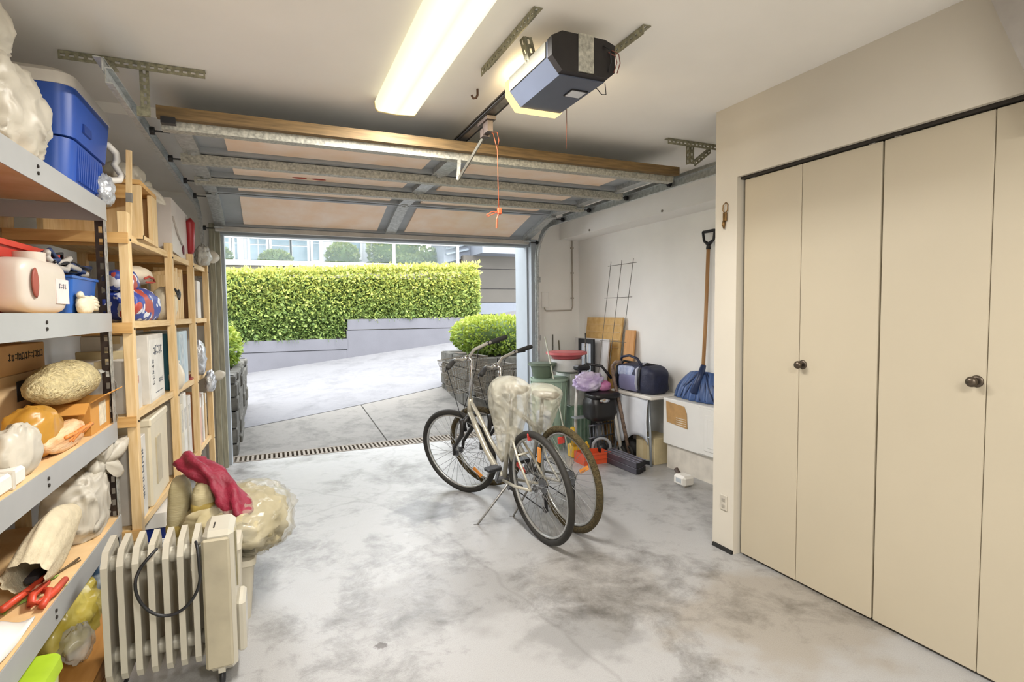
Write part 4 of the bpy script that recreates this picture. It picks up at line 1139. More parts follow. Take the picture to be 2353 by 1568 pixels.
MB().blob((-.70, 3.58, z+.085), (.10, .36, .10), 41, .16, 40, 22, 2.5, 3).build('fabric', star_mat(), sb_, True)
MB().blob((-.72, 3.42, z+.21), (.07, .18, .06), 42, .14, 26, 14, 2.4, 3).build('fabric_fold', star_mat(), sb_, True)
ccu = thing('seat_cushion', 'cream cushion with red piping on the star print bundle', 'cushion', (-.73, 3.78, z+.2))
MB().blob((-.73, 3.80, z+.265), (.08, .17, .055), 43, .06, 26, 14, 2.2, 2).build('cushion_body', M('cream_cushion', 'd8cbb4', .8), ccu, True)
MB().tube([(-.66, 3.66, z+.24), (-.648, 3.72, z+.255), (-.645, 3.82, z+.25), (-.655, 3.92, z+.235), (-.65, 3.80, z+.225), (-.655, 3.68, z+.22)], .006, 6).build('piping', M('red_piping', 'a83f30', .7), ccu, True)
dbag = thing('drawstring_bag', 'cream drawstring bag with dark cords behind the second upright', 'bag', (-.62, 4.12, z))
MB().blob((-.64, 4.12, z+.10), (.07, .10, .115), 44, .12, 24, 16, 2.3).build('bag_body', M('cream_cotton', 'd8cdb2'), dbag, True)
for k in range(2): MB().tube([(-.572, 4.05+.04*k, z+.20), (-.565, 4.09+.05*k, z+.17), (-.568, 4.14+.05*k, z+.15)], .005, 6).build('cord', m_black, dbag, True)
MB().blob((-.575, 4.24, z+.17), (.012, .03, .035), 45, .1, 12, 8, 2, 2, False).build('tassel', m_black, dbag, True)
for i in range(6):
    y = 4.30+i*.055
    t = thing('timber_offcut', ('nearest', 'second', 'third', 'fourth', 'fifth', 'farthest')[i]+' pine offcut standing in the row before the third upright', 'timber', (-.63, y, z), group='pine offcuts on the wooden shelving')
    MB().rbox(-.74, wx(y, -.05), y-.024, y+.024, z, z+.30+.03*(i % 3), .002).build('offcut', m_pinev, t)
bk = carton('tall brown carton by the far upright on the second wooden shelf', -.78, -.57, 4.80, 5.02, z, z+.34, M('brown_carton', '8f6a4a', .85, var=.1))
print_marks(.05, .05, 1, m_redink, bk, face_x(-.5697, 4.9, z+.24, 1), 5, 2)
bk2 = carton('narrow white carton at the far end of the second wooden shelf', -.76, -.56, 5.06, 5.28, z, z+.31, M('white_carton', 'cfcac0', .8))

# ---- shelf 3
z = WZ[2]
m_wc = M('white_carton', 'cfcac0', .8, var=.06)
b1 = carton('white carton with orange print at the near end of the third wooden shelf', -.90, -.648, 3.20, 3.40, z, z+.26, m_wc)
print_marks(.09, .05, 2, M('faint_red_ink', 'c98a6c', .8), b1, face_x(-.6477, 3.30, z+.16, 1), 6)
b2 = carton('white carton with grey printed panel on the third wooden shelf', -.92, -.625, 3.47, 3.90, z, z+.375, m_wc)
MB().box(-.6255, -.6235, 3.50, 3.87, z+.02, z+.35).build('printed_panel', M('pale_print', 'dcd9d0', .7), b2)
print_marks(.26, .06, 5, m_greyink, b2, face_x(-.6232, 3.72, z+.29, 1), 7)
print_marks(.15, .045, 5, m_greyink, b2, face_x(-.6232, 3.57, z+.17, 1, PI/2), 8)
print_marks(.12, .03, 4, m_greyink, b2, face_x(-.6232, 3.78, z+.11, 1), 9)
MB().box(-.6245, -.6225, 3.62, 3.84, z+.045, z+.05).build('print_line', m_greyink, b2)
b3 = carton('cream box half hidden behind the first pine upright', -.93, -.70, 3.42, 3.46, z, z+.30, M('cream_board', 'c7b892', .8), tape=False)
t1 = thing('binder', 'teal binder standing upright on the third wooden shelf', 'binder', (-.66, 4.18, z))
MB().rbox(-.84, -.60, 4.10, 4.24, z, z+.36, .004).build('binder_cover', M('teal_board', '1f6476', .5), t1)
MB().box(-.602, -.5985, 4.13, 4.21, z+.20, z+.28).build('spine_label', m_wht, t1)
t2 = thing('appliance_carton', 'pale blue printed carton beside the teal binder', 'box', (-.66, 4.42, z))
MB().rbox(-.82, -.585, 4.26, 4.60, z, z+.37, .004).build('box_body', M('pale_blue_print', '9fb8c4', .6, hex2='c5d0d2', scale=8), t2)
MB().box(-.5865, -.5835, 4.28, 4.40, z+.02, z+.35).build('photo_panel', M('grey_blue_print', '8ba0ad', .6, hex2='d3d6d2', scale=14), t2)
vs_ = thing('cream_vase', 'cream rounded vase in front of the teal binder', 'vase', (-.60, 4.14, z))
MB().lathe([(.03, 0), (.05, .04), (.055, .09), (.04, .14), (.022, .17), (.028, .185)], 18, o=(-.60, 4.02+.12, z)).build('vase_body', M('cream_ceramic', 'd9cfba', .3), vs_, True)
sv = thing('plastic_bag', 'shiny silver plastic bag at the far end of the third wooden shelf', 'bag', (-.53, 5.05, z))
MB().blob((-.56, 5.02, z+.13), (.05, .12, .15), 47, .25, 24, 16, 2.2, 3.4).build('bag_body', M('silver_plastic', 'bfc2c6', .2, var=.3, scale=20, bump=.8, bscale=24, metal=.3), sv, True)
rt = thing('red_tray', 'thin red tray lying on the third wooden shelf near the blue carton', 'tray', (-.60, 4.62, z))
MB().rbox(-.80, -.565, 4.61, 4.90, z, z+.02, .004).build('tray_body', M('dull_red', '9a3a36', .5), rt)

# ---- shelf 4
z = WZ[3]
c4 = carton('white carton with handwritten column of letters on the fourth wooden shelf', -.92, -.640, 3.19, 3.38, z, z+.42, m_wc)
print_marks(.28, .06, 6, m_greyink, c4, face_x(-.6397, 3.285, z+.23, 1, PI/2), 10)
ap = thing('filing_box', 'cream plastic filing box with recessed handle on the fourth wooden shelf', 'box', (-.75, 3.65, z))
MB().rbox(-.92, -.625, 3.43, 3.92, z, z+.47, .012).build('box_body', M('cream_plastic', 'd3c8ae', .45, var=.04), ap)
MB().box(-.628, -.619, 3.55, 3.68, z+.10, z+.36).build('recessed_handle', M('cream_recess', 'b9ad92', .5), ap)
MB().rbox(-.925, -.62, 3.425, 3.925, z+.44, z+.485, .008).build('box_lid', M('cream_plastic', 'd3c8ae'), ap)
for i, (y0, y1, h_, mt) in enumerate(((4.09, 4.18, .48, m_wc), (4.19, 4.27, .44, M('cream_plastic', 'd3c8ae')), (4.28, 4.40, .50, M('pale_print', 'dcd9d0')), (4.42, 4.56, .46, m_wc))):
    t = thing('file_folder', ('white', 'cream', 'tall pale grey', 'wide white')[i]+' box file in the row between the middle uprights', 'file', (-.7, (y0+y1)/2, z))
    MB().rbox(-.84, wx(y0, -.02), y0, y1, z, z+h_, .003).build('file_case', mt, t)
    MB().box(wx(y0, -.021), wx(y0, -.0175), y0+.02, y1-.02, z+.25, z+.40).build('spine_label', M('spine_grey', 'a9a6a0', .7, hex2='d0ccc2', scale=30), t)
for i in range(4):
    y = 4.80+i*.12
    t = thing('record_sleeve', ('orange-edged', 'pink-edged', 'white', 'tan')[i]+' flat carton standing by the far upright', 'carton', (-.68, y, z))
    MB().rbox(-.82, wx(y, -.03), y, y+.09, z, z+.44-.02*i, .002).build('sleeve', (M('orange_edge', 'c98f63', .7), M('pink_edge', 'd0a795', .7), m_wc, m_card2)[i], t)
    MB().box(wx(y, -.031), wx(y, -.0285), y+.015, y+.075, z+.30, z+.38).build('printed_label', M('pale_print', 'dcd9d0'), t)
sl = thing('plastic_bag', 'silver snack bag sticking out near the left jamb', 'bag', (-.50, 5.12, .62))
MB().blob((-.485, 5.0, z+.50), (.04, .10, .09), 49, .25, 22, 14, 2.2, 3.4, True).build('bag_body', M('silver_plastic', 'bfc2c6'), sl, True)
lobe(sl, (-.47, 5.02, z+.53), (.9, .4, .25), .10, .045, 3)

# ---- floor level of the wooden unit
bc = thing('picnic_cooler', 'blue box with white lid beneath the wooden shelves', 'cooler', (-.62, 3.75, 0))
taper(MB(), -.86, -.585, 3.50, 3.92, .0, -.87, -.575, 3.49, 3.93, .23, .02).build('cooler_body', M('navy_blue', '1d2f78', .4), bc, True, edge=True)
taper(MB(), -.875, -.57, 3.485, 3.935, .23, -.87, -.575, 3.49, 3.93, .31, .02).build('cooler_lid', m_wht, bc, True, edge=True)
wt = thing('striped_bag', 'black and white striped bag at the foot of the wooden shelving', 'bag', (-.58, 3.3, 0))
MB().blob((-.60, 3.30, .10), (.07, .13, .115), 52, .1, 22, 14, 2.8).build('bag_body', M('zebra_print', '1d1d20', .7, hex2='d8d8d4', scale=30, detail=0, stretch=(1, 1, 2)), wt, True)
# ================================================================ bicycles
def ring(mb, c, Rr, r, n=64, k=8, flat=1.):
    # torus about the X axis
    vs = []; fs = []
    for i in range(n):
        a = 2*PI*i/n
        for j in range(k):
            b_ = 2*PI*j/k
            q = Rr+r*math.cos(b_)
            vs.append((c[0]+r*flat*math.sin(b_), c[1]+q*math.cos(a), c[2]+q*math.sin(a)))
    for i in range(n):
        for j in range(k):
            fs.append((i*k+j, ((i+1) % n)*k+j, ((i+1) % n)*k+(j+1) % k, i*k+(j+1) % k))
    return mb.add(vs, fs)
def saddle(z, y):
    prof = [(-.115, .064, .012), (-.08, .072, .02), (-.03, .055, .02), (.03, .03, .016), (.09, .02, .012), (.115, .01, .006)]
    vs = []; fs = []; n = 12
    for (dy, w_, h) in prof:
        for j in range(n):
            a = 2*PI*j/n
            vs.append((w_*math.cos(a), y+dy, z+(h if math.sin(a) > 0 else .028)*math.sin(a)))
    for i in range(len(prof)-1):
        for j in range(n):
            fs.append((i*n+j, i*n+(j+1) % n, (i+1)*n+(j+1) % n, (i+1)*n+j))
    fs += [tuple(range(n))[::-1], tuple((len(prof)-1)*n+j for j in range(n))]
    return MB().add(vs, fs)
def bicycle(label, loc, rz, lean, steer, Rw, tr, WB, barz, barw, sadz, frame_mat, tire_mat, step, stand, reflect):
    b = thing('bicycle', label, 'bicycle', loc, rz)
    b.rotation_euler = (0, lean, rz)
    K = dict(world=False)
    bb = Vector((0, .44, .285)); hub = Vector((0, 0, Rw)); fh = Vector((0, WB, Rw))
    ax = Vector((0, -.31, .95)).normalized()
    hb = Vector((0, WB-.20, .655)); ht = hb+ax*.13
    Ms = Matrix.Translation(hb) @ Matrix.Rotation(steer, 4, ax) @ Matrix.Translation(-hb)
    m_rim = M('alloy_rim', 'b4b5b3', .3, metal=.7, var=.08)
    m_spk = M('spoke_steel', '8f9090', .35, metal=.7)
    m_cr = M('crank_alloy', '6d6e70', .35, metal=.7, var=.2)
    def wheel(c, xf, nm):
        def fin(mb): return mb.xf(xf) if xf else mb
        w = fin(ring(MB(), c, Rw-tr, tr, 72, 10)).build(nm+'_tyre', tire_mat, b, True, **K)
        fin(ring(MB(), c, Rw-2*tr-.006, .009, 64, 6, 1.25)).build('rim', m_rim, w, True, **K)
        sp = MB(); rnd = 36
        for i in range(rnd):
            a = 2*PI*i/rnd; sx = (-1)**i*.028; off = .55*(1 if (i//2) % 2 else -1)
            p0 = Vector((c[0]+sx, c[1]+.022*math.cos(a+off*2), c[2]+.022*math.sin(a+off*2)))
            p1 = Vector((c[0], c[1]+(Rw-2*tr-.01)*math.cos(a), c[2]+(Rw-2*tr-.01)*math.sin(a)))
            sp.tube([p0, p1], .0014, 4, cap=False)
        fin(sp).build('spokes', m_spk, w, False, kind='stuff', **K)
        fin(MB().cyl((c[0]-.045, c[1], c[2]), (c[0]+.045, c[1], c[2]), .012, 10).cyl((c[0]-.03, c[1], c[2]), (c[0]-.026, c[1], c[2]), .025, 14).cyl((c[0]+.026, c[1], c[2]), (c[0]+.03, c[1], c[2]), .025, 14)).build('hub', m_cr, w, True, edge=True, **K)
        return w
    wr = wheel(hub, None, 'rear')
    wf = wheel(fh, Ms, 'front')
    # frame
    st = Vector((0, .27, sadz-.20))
    fr = MB()
    fr.tube([bb, st], .016, 10)
    fr.tube([hb-ax*.01, ht], .020, 12)
    if step:
        for dz, x in ((0, 0),):
            fr.tube([hb+ax*.02, hb+Vector((0, -.10, -.10)), hb+Vector((0, -.22, -.235)), hb+Vector((0, -.33, -.32)), bb], .021, 10)
        fr.tube([ht-ax*.02, ht+Vector((0, -.12, -.12)), ht+Vector((0, -.25, -.26)), ht+Vector((0, -.40, -.37)), Vector((0, .375, .47))], .014, 10)
    else:
        fr.tube([hb+ax*.02, bb], .022, 10); fr.tube([ht-ax*.025, st-Vector((0, 0, .06))], .018, 10)
    for s_ in (-1, 1):
        fr.tube([bb+Vector((s_*.025, -.03, 0)), Vector((s_*.055, .20, .31)), hub+Vector((s_*.062, 0, 0))], .010, 8)
        fr.tube([st+Vector((s_*.016, 0, -.06)), Vector((s_*.05, .14, sadz-.42)), hub+Vector((s_*.062, 0, 0))], .008, 8)
    fr.tube([(-.05, .15, sadz-.41), (.05, .15, sadz-.41)], .007, 6)
    fr.build('frame', frame_mat, b, True, **K)
    MB().tube([st-Vector((0, 0, .05)), (0, .22, sadz-.02)], .0135, 10).build('seat_post', m_chrome, b, True, **K)
    saddle(sadz, .22).build('saddle', M('brown_saddle', '4a3415', .5, var=.2), b, True, edge=True, **K)
    # fork
    fk = MB()
    crown = hb-ax*.02
    fk.tube([(-.075, crown.y+.015, crown.z-.02), (0, crown.y+.01, crown.z), (.075, crown.y+.015, crown.z-.02)], .018, 10)
    for s_ in (-1, 1):
        fk.tube([(s_*.068, crown.y+.02, crown.z), (s_*.066, crown.y+.06, crown.z-.12), (s_*.06, WB-.02, Rw+.06), (s_*.055, WB, Rw)], [.017, .017, .013, .012], 10)
    fk.xf(Ms).build('fork', M('black_fork', '23211f', .4, var=.3, scale=30), b, True, **K)
    br = MB().box(-.05, -.03, crown.y+.03, crown.y+.07, crown.z-.10, crown.z-.01).box(.03, .05, crown.y+.03, crown.y+.07, crown.z-.10, crown.z-.01)
    br.xf(Ms).build('front_brake', m_black, b, **K)
    # mudguard stub over the front tyre
    mg = MB().grid(lambda u, v: ((v-.5)*.06, WB+(Rw+.012)*math.cos(R(60+50*u)), Rw+(Rw+.012)*math.sin(R(60+50*u))), 8, 4)
    # stem and handlebar
    sm = ht+ax*(barz-ht.z-.01)/ax.z
    MB().tube([ht, sm], .014, 10).tube([sm, sm+Vector((0, .045, .01))], .014, 10).cyl(sm+Vector((-.02, .05, .012)), sm+Vector((.02, .05, .012)), .018, 10).xf(Ms).build('stem', m_chrome, b, True, **K)
    hc = sm+Vector((0, .05, .012))
    rise = .045
    hbm = MB().tube([hc+Vector((-barw, -.13, rise)), hc+Vector((-barw+.15, -.06, rise)), hc+Vector((-.11, .0, rise*.6)), hc+Vector((-.05, 0, 0)), hc+Vector((.05, 0, 0)), hc+Vector((.11, .0, rise*.6)), hc+Vector((barw-.15, -.06, rise)), hc+Vector((barw, -.13, rise))], .0115, 10)
    hbm.xf(Ms).build('handlebar', M('bar_alloy', 'a7a39a', .35, metal=.6, var=.1), b, True, **K)
    for s_ in (-1, 1):
        g0 = hc+Vector((s_*(barw+.005), -.133, rise)); g1 = hc+Vector((s_*(barw-.12), -.074, rise))
        MB().tube([g0, g0.lerp(g1, .15), g0.lerp(g1, .85), g1], [.015, .0175, .0165, .016], 10).xf(Ms).build('grip', m_rubber, b, True, **K)
        p = g1+Vector((-s_*.02, .012, 0))
        MB().rbox(p.x-.014, p.x+.014, p.y-.012, p.y+.016, p.z-.016, p.z+.012, .004).tube([p+Vector((0, .015, -.005)), p+Vector((s_*.05, .02, -.02)), p+Vector((s_*.12, -.02, -.03))], .005, 6).xf(Ms).build('brake_lever', m_black, b, True, edge=True, **K)
        MB().tube([p, p+Vector((-s_*.02, .09, -.05)), p+Vector((-s_*.06, .12, -.18)), Vector((s_*.02, crown.y+.07, crown.z+.03)), Vector((s_*.03, crown.y+.03, crown.z-.05))], .0028, 6).xf(Ms).build('brake_cable', m_black, b, True, **K)
    # wire basket in front of the bars
    bk_ = MB()
    by0, by1, bz0, bz1 = WB-.17, WB+.06, barz-.27, barz-.03
    def loop(z_, ins): return [(-.10+ins, by0+ins*.6, z_), (.21-ins, by0+ins*.6, z_), (.21-ins, by1-ins, z_), (-.10+ins, by1-ins, z_)]
    for q in range(6):
        t = q/5; pts = loop(bz0+(bz1-bz0)*t, .04*(1-t))
        for i in range(4): bk_.tube([pts[i], pts[(i+1) % 4]], .0038 if q == 5 else .0018, 5)
    top = loop(bz1, 0); bot = loop(bz0, .04)
    for i in range(4):
        n = 14 if i % 2 == 0 else 11
        for k in range(n):
            t = k/n
            bk_.tube([Vector(top[i]).lerp(Vector(top[(i+1) % 4]), t), Vector(bot[i]).lerp(Vector(bot[(i+1) % 4]), t)], .0016, 4)
    for k in range(9):
        t = k/8; bk_.tube([Vector(bot[0]).lerp(Vector(bot[1]), t), Vector(bot[3]).lerp(Vector(bot[2]), t)], .0016, 4)
    bk_.build('wire_basket', M('basket_wire', '7d786e', .45, metal=.5, var=.2), b, False, **K)
    # drivetrain on the right
    MB().cyl(bb+Vector((-.06, 0, 0)), bb+Vector((.06, 0, 0)), .02, 12).build('bottom_bracket', m_cr, b, True, edge=True, **K)
    cr_ = MB(); ring(cr_, bb+Vector((.05, 0, 0)), .085, .005, 40, 6)
    for i in range(5):
        a = 2*PI*i/5; cr_.beam(bb+Vector((.05, 0, 0)), bb+Vector((.05, .083*math.cos(a), .083*math.sin(a))), .014, .004, (1, 0, 0))
    cr_.build('chainring', m_cr, b, True, edge=True, **K)
    ca = R(-50)
    for s_ in (-1, 1):
        e_ = bb+Vector((s_*.075, s_*.165*math.cos(ca), s_*.165*math.sin(ca)))
        MB().beam(bb+Vector((s_*.065, 0, 0)), e_, .022, .012, (1, 0, 0)).build('crank_arm', m_cr, b, **K)
        MB().rbox(e_.x+(0.01 if s_ > 0 else -.10), e_.x+(.10 if s_ > 0 else -.01), e_.y-.04, e_.y+.04, e_.z-.012, e_.z+.012, .005).build('pedal', m_black, b, **K)
    cs = MB()
    for i in range(6): cs.cyl((.024+i*.004, 0, Rw), (.026+i*.004, 0, Rw), .045-.0045*i, 20)
    cs.build('cassette', m_cr, b, True, edge=True, **K)
    MB().tube([bb+Vector((.05, 0, .087)), Vector((.034, .03, Rw+.045)), Vector((.034, -.02, Rw+.04)), Vector((.034, -.04, Rw)), Vector((.036, .01, Rw-.06)), Vector((.036, .0, Rw-.15)), Vector((.036, .04, Rw-.16)), bb+Vector((.05, -.04, -.08)), bb+Vector((.05, .06, -.06)), bb+Vector((.05, .085, .02))], .004, 5, closed=True).build('chain', m_black, b, True, **K)
    MB().beam((.042, .0, Rw-.03), (.042, .015, Rw-.16), .022, .012, (1, 0, 0)).cyl((.03, .01, Rw-.07), (.045, .01, Rw-.07), .02, 12).cyl((.03, .015, Rw-.155), (.045, .015, Rw-.155), .02, 12).build('rear_derailleur', m_black, b, True, edge=True, **K)
    MB().tube([(-.05, .30, .30), stand[0:3], (stand[0]-.02, stand[1]+.01, stand[2]-.004)], [.008, .007, .011], 8).build('kickstand', M('stand_alloy', '7c7a76', .4, metal=.6), b, True, **K)
    for (ang, wh, mat) in reflect:
        c = hub if wh == 'r' else fh
        ca_ = Vector((0, math.cos(ang), math.sin(ang))); ta = Vector((0, -math.sin(ang), math.cos(ang)))
        p = c+ca_*(Rw*.62)
        mb = MB().beam(p-ca_*.045, p+ca_*.045, .024, .012, (1, 0, 0))
        if wh == 'f': mb.xf(Ms)
        mb.build('wheel_reflector', mat, wr if wh == 'r' else wf, **K)
    MB().rbox(-.025, .025, .03, .045, sadz-.30, sadz-.255, .004).build('rear_reflector', M('red_reflector', 'b3342c', .2), b, **K)
    return b
m_or = M('orange_reflector', 'd98a3a', .25)
m_rr = M('red_reflector', 'b3342c', .2)
m_tyre1 = M('tyre_black', '24221e', .7, var=.2, scale=40)
m_tyre2 = M('tyre_dusty_brown', '3b3118', .85, hex2='5a4d2c', scale=60, bump=.9, bscale=110)
bk1 = bicycle('silver step-through bicycle nearer the driveway, wire basket in front', (1.462, 2.90, 0), R(6.5), R(-6), R(28), .345, .020, 1.08, 1.08, .35, .93,
              M('silver_frame', 'b7b2a2', .35, metal=.35, var=.08), m_tyre1, True, (-.225, .46, .024), [(R(100), 'r', m_or), (R(20), 'r', m_rr), (R(230), 'f', m_or)])
bk2 = bicycle('bicycle with dusty brown tyres standing behind the step-through one', (1.70, 2.99, 0), R(6.5), R(-5), R(28), .34, .022, 1.07, 1.0, .34, .86,
              M('grey_frame', '9a9890', .4, metal=.35, var=.1), m_tyre2, False, (-.20, .40, .016), [(R(150), 'r', m_or)])
m_cover = M('milky_plastic_cover', 'dcd8c6', .3, var=.12, scale=16, alpha=.42, bump=.5, bscale=16, ridge=True)
def cover(label, c, top, bot, rx, ry, seed, dx=0., dy=0.):
    t = thing('saddle_cover', label, 'plastic cover', (c[0], c[1], bot), group='plastic bags over the bicycle saddles')
    off = Vector((seed*3.1, 0, 0))
    def fn(u, v):
        a = 2*PI*v; hgt = top-bot
        # u 0 = gathered tail, 1 = crown stretched over the saddle
        if u < .80: wd = .34+.78*(u/.80)**.75
        else: wd = 1.12*(max(0, 1-((u-.80)/.20)**2.6))**.5
        ph = 8*a+2.2*noise.noise(Vector((u*2.2, seed, 0)))*3+2*noise.noise(Vector((math.cos(a), math.sin(a), u*2))+off)
        tri = 2*abs((ph/PI) % 2-1)-1
        pl_ = 1+.17*tri*(1-.85*u)+.10*noise.noise(Vector((math.cos(a)*1.3, math.sin(a)*1.3, u*4))+off)
        zz = bot+hgt*u-.03*(1-u)*tri*(u < .2)
        return (c[0]+dx*(1-u)+rx*wd*pl_*math.cos(a), c[1]+dy*(1-u)+ry*wd*pl_*math.sin(a), zz)
    MB().grid(fn, 40, 96).build('cover_sheet', m_cover, t, True)
    return t
cover('milky plastic bag hanging from the nearer bicycle saddle almost to the pedals', (1.335, 3.12), 1.0, .46, .105, .17, 3, .03, .12)
cover('shorter milky plastic bag over the farther bicycle saddle', (1.60, 3.21), .925, .56, .105, .165, 6, .02, .06)
# ================================================================ right-hand wall and corner
# post hook and outlet on the closet corner post
hk = thing('wall_hook', 'brass bottle-opener hook hung on the cream corner post', 'hook', (2.36, 2.36, 1.9))
m_br = M('tarnished_brass', '7d6038', .4, metal=.7, var=.3, scale=40)
MB().tube([(2.354, 2.375, 2.0), (2.348, 2.39, 1.985), (2.348, 2.392, 1.955), (2.352, 2.378, 1.935), (2.352, 2.362, 1.955), (2.352, 2.36, 1.985)], .003, 6, closed=True).build('ring', m_br, hk, True)
MB().rbox(2.343, 2.358, 2.365, 2.392, 1.895, 1.945, .005).build('hook_body', m_br, hk)
MB().tube([(2.352, 2.385, 1.90), (2.35, 2.388, 1.875), (2.35, 2.384, 1.85)], [.008, .010, .002], 8).build('hook_tip', m_br, hk, True)
ou = thing('outlet_plate', 'small pale outlet plate low on the cream corner post', 'outlet', (2.36, 2.37, .28))
MB().rbox(2.352, 2.3605, 2.345, 2.395, .235, .325, .003).build('plate', M('outlet_grey', 'bdb6a8', .5), ou)
for dz in (.258, .295): MB().rbox(2.349, 2.353, 2.358, 2.382, dz-.008, dz+.012, .002).build('socket', M('socket_grey', '9d968a', .5), ou)
# conduit along the corner and junction box
cn = thing('wall_conduit', 'thin painted conduit with junction box in the far right corner', 'conduit', (3.3, 5.76, 1.4))
m_con = M('painted_conduit', 'b5aca0', .6)
MB().tube([(3.30, 5.765, 2.235), (3.305, 5.765, 1.45), (3.29, 5.765, 1.405), (2.95, 5.765, 1.40), (2.93, 5.765, 1.42), (2.925, 5.765, 1.50)], .008, 8).build('pipe', m_con, cn, True)
MB().rbox(2.88, 2.97, 5.745, 5.779, 1.44, 1.62, .004).build('junction_box', m_wall, cn)
for zz in (2.15, 1.85, 1.55): MB().box(3.285, 3.325, 5.765, 5.779, zz-.008, zz+.008).build('pipe_clip', m_con, cn)
# fastener stubs on the bulkhead edge
for y, wh in ((3.2, 'nearest the corner post'), (3.9, 'midway along'), (5.1, 'at the far end')):
    tag(MB().lathe([(.01, 0), (.012, .006), (.005, .012)], 10, o=(3.14-.002, y, 2.26), m=Matrix.Rotation(-PI/2, 4, 'Y')).build('wall_screw', M('grey_screw', '8f897e', .5), None, True), 'grey screw head on the bulkhead edge '+wh, 'screw', 'screw heads on the bulkhead')

# low white cabinet with shovel on top
cbn = thing('low_cabinet', 'low white cabinet with torn cardboard patch under the shovel', 'cabinet', (3.27, 3.3, 0))
m_cab = M('cabinet_white', 'e2e0da', .4, var=.02)
MB().box(3.17, 3.395, 2.75, 3.86, 0, .22).build('plinth', M('plinth_cream', 'd6cfc2', .6), cbn)
MB().rbox(3.135, 3.395, 2.72, 3.875, .22, .625, .006).build('carcass', m_cab, cbn)
for (y0, y1) in ((2.74, 3.42),):
    dd = MB().rbox(3.118, 3.137, y0, y1, .235, .61, .004).build('cabinet_door', m_cab, cbn)
    MB().rbox(3.110, 3.120, y0+.06, y1-.07, .27, .565, .006).build('raised_panel', m_cab, dd)
    MB().rbox(3.105, 3.113, y0+.10, y1-.11, .30, .53, .005).build('panel_field', m_cab, dd)
MB().add([(3.133, 3.83, .60), (3.133, 3.60, .585), (3.133, 3.57, .53), (3.133, 3.56, .40), (3.133, 3.82, .42),
          (3.1305, 3.83, .60), (3.1305, 3.60, .585), (3.1305, 3.57, .53), (3.1305, 3.56, .40), (3.1305, 3.82, .42)],
         [(0,1,2,3,4), (9,8,7,6,5), (0,5,6,1), (1,6,7,2), (2,7,8,3), (3,8,9,4), (4,9,5,0)]).build('cardboard_patch', M('patch_brown', 'b08a58', .85, var=.15, scale=14), cbn)
for k in range(4): MB().box(3.1295, 3.131, 3.575, 3.70, .418+k*.018, .424+k*.018).build('torn_paper_strip', M('torn_paper', 'cfc3ae', .8), cbn)
sh = thing('snow_shovel', 'blue ribbed snow shovel with wooden shaft standing on the low white cabinet', 'shovel', (3.27, 3.37, .63))
m_shb = M('shovel_blue', '3f5a8c', .4, var=.12, scale=12)
def shv(u, v):
    # u across -1..1, v up 0..1
    a = (u-.5)*2; wd = .30*(1-.30*v**2.2)
    y = 3.56-a*wd
    z_ = .632+.245*v*(1-.10*a*a)
    rb = .010*math.cos(a*PI*6.5)*(1-.6*v)
    x = 3.20+.10*v+.045*a*a-.02*math.sin(PI*v)+rb
    return (x, y, z_)
MB().grid(shv, 78, 14).build('blade', m_shb, sh, True, solid=.004)
for k in range(-4, 5):
    t = k/4.5
    MB().tube([shv((t+1)/2, .05), shv((t*.7+1)/2, .5), shv((t*.25+1)/2, .95)], [.005, .009, .006], 6).build('blade_rib', M('shovel_dark', '25365c', .4), sh, True)
MB().tube([(3.195, 3.56, .70), (3.265, 3.56, .83), (3.30, 3.56, .93)], [.035, .032, .022], 10).build('socket', M('shovel_dark', '25365c'), sh, True)
MB().tube([(3.295, 3.56, .90), (3.32, 3.562, 1.3), (3.345, 3.565, 1.91)], .0155, 12).build('shaft', M('shaft_wood', 'a87b4f', .5, hex2='bd9262', scale=5, stretch=(10, 10, 1)), sh, True)
dg = MB().tube([(3.345, 3.565, 1.90), (3.348, 3.566, 1.94), (3.35, 3.62, 1.975), (3.352, 3.635, 2.045), (3.352, 3.63, 2.055)], [.02, .018, .011, .011, .011], 8)
dg.tube([(3.348, 3.566, 1.94), (3.35, 3.51, 1.975), (3.352, 3.50, 2.045), (3.352, 3.505, 2.055)], [.018, .011, .011, .011], 8)
dg.tube([(3.352, 3.63, 2.05), (3.352, 3.505, 2.05)], .013, 8)
dg.build('d_grip', m_black, sh, True)
# white bottle on the floor
bt = thing('plastic_bottle', 'small white plastic bottle lying on the floor by the low cabinet', 'bottle', (2.95, 3.40, 0))
MB().rbox(2.905, 3.015, 3.335, 3.47, .0, .085, .018).build('bottle_body', m_wht, bt)
MB().cyl((2.96, 3.46, .075), (2.965, 3.50, .105), .018, 12).build('bottle_cap', M('brown_cap', '4d4038', .5), bt, True, edge=True)
MB().box(2.9035, 2.9055, 3.37, 3.43, .03, .062).build('label', M('label_grey', 'b9bec2', .6), bt)

